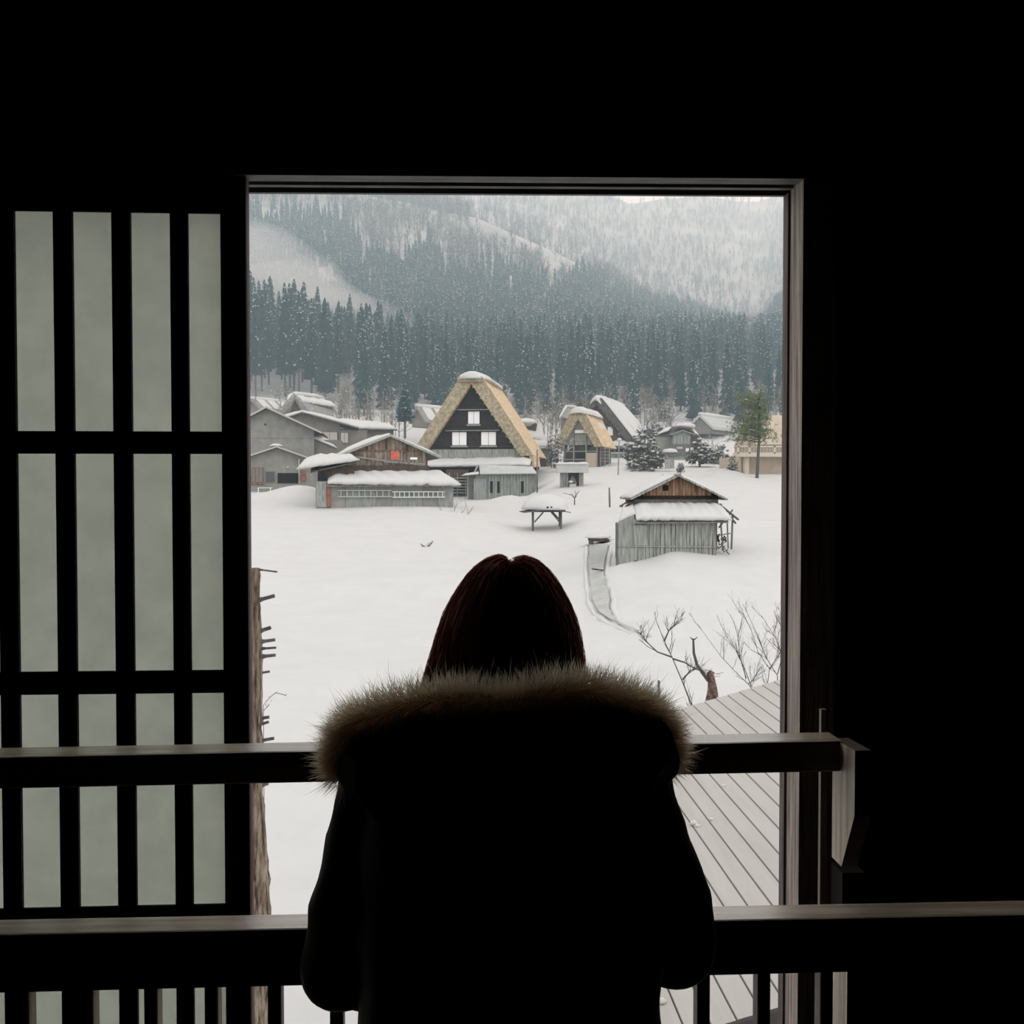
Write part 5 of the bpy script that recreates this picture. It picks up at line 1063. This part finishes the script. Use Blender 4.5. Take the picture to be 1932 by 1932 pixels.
# --- coat
ct = MB(); rings = []
for py, l, r_, D, dy in ((1350, 850, 1065, 1.37, .075), (1385, 775, 1140, 1.365, .10), (1425, 718, 1192, 1.36, .12), (1480, 690, 1222, 1.35, .135), (1580, 675, 1240, 1.335, .15), (1700, 672, 1252, 1.32, .155), (1800, 676, 1246, 1.30, .16), (1890, 682, 1238, 1.28, .165), (2050, 660, 1262, 1.25, .18), (2250, 640, 1290, 1.23, .19), (2330, 636, 1294, 1.23, .19)):
    a_, b_ = L_(l, py, D), L_(r_, py, D); c_ = (a_ + b_) / 2; hw_ = (b_.x - a_.x) / 2
    rings.append([c_ + Vector((hw_ * math.copysign(abs(math.cos(t_)) ** 0.8, math.cos(t_)), dy * math.copysign(abs(math.sin(t_)) ** 0.85, math.sin(t_)), 0)) for t_ in [2 * math.pi * k / 36 for k in range(36)]])
ct.loft(rings[::-1])
for sg in (-1, 1):
    j = {k: L_(*v) for k, v in JO[sg].items()}
    ct.capsule(j['sh'] + Vector((-sg * 0.03, 0, 0.01)), 0.07, j['sh'], 0.062, 16); ct.capsule(j['sh'], 0.062, j['m1'], 0.062, 16); ct.capsule(j['m1'], 0.062, j['m2'], 0.060, 16); ct.capsule(j['m2'], 0.060, j['el'], 0.058, 16); ct.capsule(j['el'], 0.058, j['el'].lerp(j['wr'], 0.5), 0.052, 16); ct.capsule(j['el'].lerp(j['wr'], 0.5), 0.052, j['el'].lerp(j['wr'], 0.93), 0.044, 16)
me = unify(ct, 0.010, 5)
for v in me.vertices:
    p = v.co; n_ = noise.noise(Vector((p.x * 5, p.y * 5, p.z * 16))) * 0.006 + noise.noise(Vector((p.x * 14, p.y * 14, p.z * 26))) * 0.003
    v.co = p + v.normal * n_
me.materials.append(M_coat); me.polygons.foreach_set('use_smooth', [True] * len(me.polygons)); put('coat', me, person)
# --- hood lying on the back
hd = MB()
hp = [L_(*q) for q in ((668, 1460, 1.33), (705, 1424, 1.27), (800, 1410, 1.225), (960, 1410, 1.20), (1120, 1390, 1.222), (1212, 1404, 1.262), (1246, 1445, 1.32))]
hd.tube(hp, [0.028, 0.04, 0.045, 0.048, 0.047, 0.044, 0.03], 14)
hd.blob(L_(957, 1480, 1.225), (0.185, 0.060, 0.080), 20, 12, 0.1, 2)
me = unify(hd, 0.009, 5); me.materials.append(M_hood); me.polygons.foreach_set('use_smooth', [True] * len(me.polygons)); put('hood', me, person)
# --- fur trim: strands rooted on a band along the hood edge
FP = [(650, 1462, 1.345), (643, 1430, 1.325), (650, 1398, 1.30), (672, 1366, 1.27), (730, 1342, 1.24), (810, 1325, 1.22), (890, 1322, 1.205), (957, 1332, 1.20), (1020, 1312, 1.205), (1090, 1304, 1.215), (1160, 1316, 1.235), (1220, 1342, 1.265), (1248, 1378, 1.295), (1256, 1412, 1.325), (1250, 1440, 1.35)]
fpts = [L_(*q) for q in FP]
# closing arc of the collar in front of the neck
front = [L_(1215, 1440, 1.42), L_(1120, 1420, 1.50), L_(1010, 1410, 1.53), L_(905, 1410, 1.53), L_(795, 1420, 1.50), L_(700, 1440, 1.42)]
def cat(P, t):
    n = len(P); i = int(math.floor(t)); u = t - i; a_, b_, c_, d_ = (P[(i + k) % n] for k in (-1, 0, 1, 2))
    return 0.5 * ((2 * b_) + (c_ - a_) * u + (2 * a_ - 5 * b_ + 4 * c_ - d_) * u * u + (3 * b_ - a_ - 3 * c_ + d_) * u ** 3)
ALL = fpts + front; NB = len(fpts) - 1
MB().tube([cat(ALL, k * len(ALL) / 90) for k in range(91)], 0.010, 10).build('fur_band', M_fur2, person, True)
rg = random.Random(12)
fm = MB(); fm2 = MB()
def strand(mb, p, d, ln, w, droop, rg):
    s_ = d.cross(Vector((rg.gauss(0, 1), rg.gauss(0, 1), rg.gauss(0, 1)))).normalized(); cur = Vector(p); dd = Vector(d); vs = []
    for k in range(4):
        ww = w * (1 - k / 3.0) ** 0.7
        if k < 3: vs += [cur + s_ * ww, cur - s_ * ww]
        else: vs.append(cur)
        dd = (dd + Vector((rg.gauss(0, .13), rg.gauss(0, .13), rg.gauss(0, .13) - droop))).normalized(); cur = cur + dd * ln / 3
    mb.add(vs, [(0, 1, 3, 2), (2, 3, 5, 4), (4, 5, 6)])
NF = 19000
for k in range(NF):
    back = rg.random() < 0.88
    t_ = rg.uniform(0, NB) if back else rg.uniform(NB, len(ALL))
    p = cat(ALL, t_); tg = (cat(ALL, t_ + 0.02) - cat(ALL, t_ - 0.02)).normalized()
    a1 = tg.cross(Vector((0, 0, 1))).normalized(); a2 = a1.cross(tg); an_ = rg.uniform(0, 2 * math.pi); d = a1 * math.cos(an_) + a2 * math.sin(an_)
    u_ = (p - Vector((0, 0.16, p.z))); u_.z = 0; u_ = u_.normalized()
    clump = noise.noise(Vector((t_ * 3.0, an_ * 1.2, 0)))
    d = (d * 0.8 + u_ * 0.45 + Vector((0, 0, 0.30)) + tg * (0.35 * clump) + Vector((rg.gauss(0, .18), rg.gauss(0, .18), rg.gauss(0, .18)))).normalized()
    ln = rg.uniform(0.016, 0.034) * (1 + 0.35 * clump); 
    if rg.random() < 0.04: ln *= 1.5
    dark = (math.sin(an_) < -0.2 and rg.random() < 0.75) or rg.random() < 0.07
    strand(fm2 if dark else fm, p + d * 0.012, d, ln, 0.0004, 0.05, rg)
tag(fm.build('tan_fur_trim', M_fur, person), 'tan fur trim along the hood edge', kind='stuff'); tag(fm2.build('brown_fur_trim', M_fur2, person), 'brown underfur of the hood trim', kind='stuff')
# --- hair
HR = [(1044, 940, 985), (1047, 925, 1003), (1054, 906, 1021), (1066, 889, 1037), (1082, 873, 1052), (1105, 855, 1068), (1135, 838, 1083), (1170, 825, 1094), (1205, 815, 1101), (1245, 803, 1105), (1285, 790, 1102), (1325, 780, 1096), (1365, 784, 1085), (1400, 810, 1070)]
hm = MB(); rings = []; NH = 96
def hair_ring(py, l, r_):
    D = 1.425; a_, b_ = L_(l, py, D), L_(r_, py, D); c_ = (a_ + b_) / 2 - Vector((0, 0, 0.012)); hw_ = (b_.x - a_.x) / 2 - 0.013; u = min(1, (py - 1044) / 120); dy = 0.03 + 0.082 * math.sqrt(max(0.0, u)) ; out = []
    for k in range(NH):
        t_ = 2 * math.pi * k / NH; st_ = 1 + 0.012 * noise.noise(Vector((math.cos(t_) * 9, math.sin(t_) * 9, py * 0.004))) + 0.006 * noise.noise(Vector((math.cos(t_) * 26, math.sin(t_) * 26, py * 0.003)))
        x, y = hw_ * math.cos(t_) * st_, dy * math.sin(t_) * st_; z = 0
        part_x = L_(966, 1044, D).x - c_.x
        if py < 1085: z = -0.0055 * math.exp(-((x - part_x) / 0.008) ** 2) * (1 - (py - 1044) / 41)
        out.append(c_ + Vector((x, y, z)))
    return out
for (p0, l0, r0_), (p1, l1, r1_) in zip(HR, HR[1:]):
    for k in range(3): u = k / 3; rings.append(hair_ring(p0 + (p1 - p0) * u, l0 + (l1 - l0) * u, r0_ + (r1_ - r0_) * u))
rings.append(hair_ring(*HR[-1])); hm.loft(rings)
# open the hair towards the face: push the front-lower part back against the head
for i, v in enumerate(hm.v):
    v = Vector(v)
    if v.y > hc.y + 0.03 and v.z < hc.z + 0.055 and abs(v.x - hc.x) < 0.075: v.y = hc.y + 0.03
    hm.v[i] = tuple(v)
hair = hm.build('hair', M_hair, person, True)
hs = MB(); rg = random.Random(15)
def hair_at(q, ang, off):
    i = int(q); u = q - i; i = min(i, len(rings) - 2); f_ = (ang % (2 * math.pi)) / (2 * math.pi) * NH; k0 = int(f_) % NH; k1 = (k0 + 1) % NH; w_ = f_ - int(f_)
    p = rings[i][k0].lerp(rings[i][k1], w_).lerp(rings[i + 1][k0].lerp(rings[i + 1][k1], w_), u); c_ = Vector((hc.x, hc.y, min(p.z, hc.z + 0.05))); return p + (p - c_).normalized() * off
for k in range(13000):
    ang = rg.uniform(0, 2 * math.pi) if rg.random() < 0.5 else (rg.choice((0, math.pi)) + rg.gauss(0, 0.5))
    q0 = rg.uniform(0.2, 28)
    if 0.25 * math.pi < ang % (2 * math.pi) < 0.75 * math.pi and q0 > 9 and rg.random() < 0.85: continue
    if rg.random() < 0.12: q0 = rg.uniform(0, 6)
    n_ = rg.uniform(5, 12); off = 0.0145 * rg.random() ** 1.1; dr = rg.gauss(0, 0.03); pts = []
    for j in range(5):
        q = q0 + n_ * j / 4
        if q < len(rings) - 1.01: pts.append(hair_at(q, ang + dr * j / 4, max(0.0002, off * (0.7 + 0.3 * math.sin(j * 0.8)))))
    if len(pts) > 2:
        vs = []
        for j, p in enumerate(pts):
            t_ = (pts[min(j + 1, len(pts) - 1)] - pts[max(j - 1, 0)]).normalized(); nr = (p - hc).normalized(); sdv = (t_.cross(nr) + nr * rg.uniform(-0.5, 0.5)).normalized() * 0.0006
            vs += [p + sdv, p - sdv]
        hs.add(vs, [(2 * j, 2 * j + 1, 2 * j + 3, 2 * j + 2) for j in range(len(pts) - 1)])
for k in range(26):
    i0 = rg.randrange(22, 32); kk = int(rg.gauss(0, 3)) % NH; p = rings[i0][kk]; hs.tube([p, p + Vector((0.006, 0, -0.03)), p + Vector((rg.uniform(0.006, 0.014), 0, -0.07)), p + Vector((rg.uniform(-0.004, 0.01), 0, -0.11))], [0.0003] * 4, 3, False)
tag(hs.build('hair_strands', M_strand, person), kind='stuff')

# ================================================================== HAZE AND MIST IN THE VALLEY
def vol(name, dens, col, g=0.0):
    m = bpy.data.materials.new(name); m.use_nodes = True; nt = m.node_tree; nt.nodes.remove(nt.nodes['Principled BSDF'])
    v = nt.nodes.new('ShaderNodeVolumeScatter'); v.inputs['Color'].default_value = (*col, 1); v.inputs['Density'].default_value = dens; v.inputs['Anisotropy'].default_value = g
    nt.links.new(v.outputs[0], nt.nodes['Material Output'].inputs['Volume']); return m
hz = MB().box((-700, 55, -12), (900, 1500, 420)).build('valley_haze', vol('thin_haze', 0.0011, (0.72, 0.90, 1.0))); tag(hz, 'thin wintry haze hanging over the mountainside', 'haze', None, 'stuff')
for i, (px, py, D, ax, ay, az, den) in enumerate(((500, 500, 335, 26, 22, 11, 0.02), (590, 565, 330, 26, 18, 9, 0.018), (690, 600, 330, 24, 16, 7, 0.012))):
    o = MB().blob((0, 0, 0), (ax, ay, az), 28, 16, 0.3, i + 3).build('mist_bank', vol('mist_%d' % i, den, (0.95, 0.97, 1.0)), None, True)
    o.location = W(px, py, D); o.rotation_euler = (0, R(22), 0); tag(o, ('pale mist bank drifting above the cedar tops by the jamb', 'pale mist bank between cedar row and conifer slope', 'thin trailing end of the mist over the cedars')[i], 'mist', None, 'stuff')
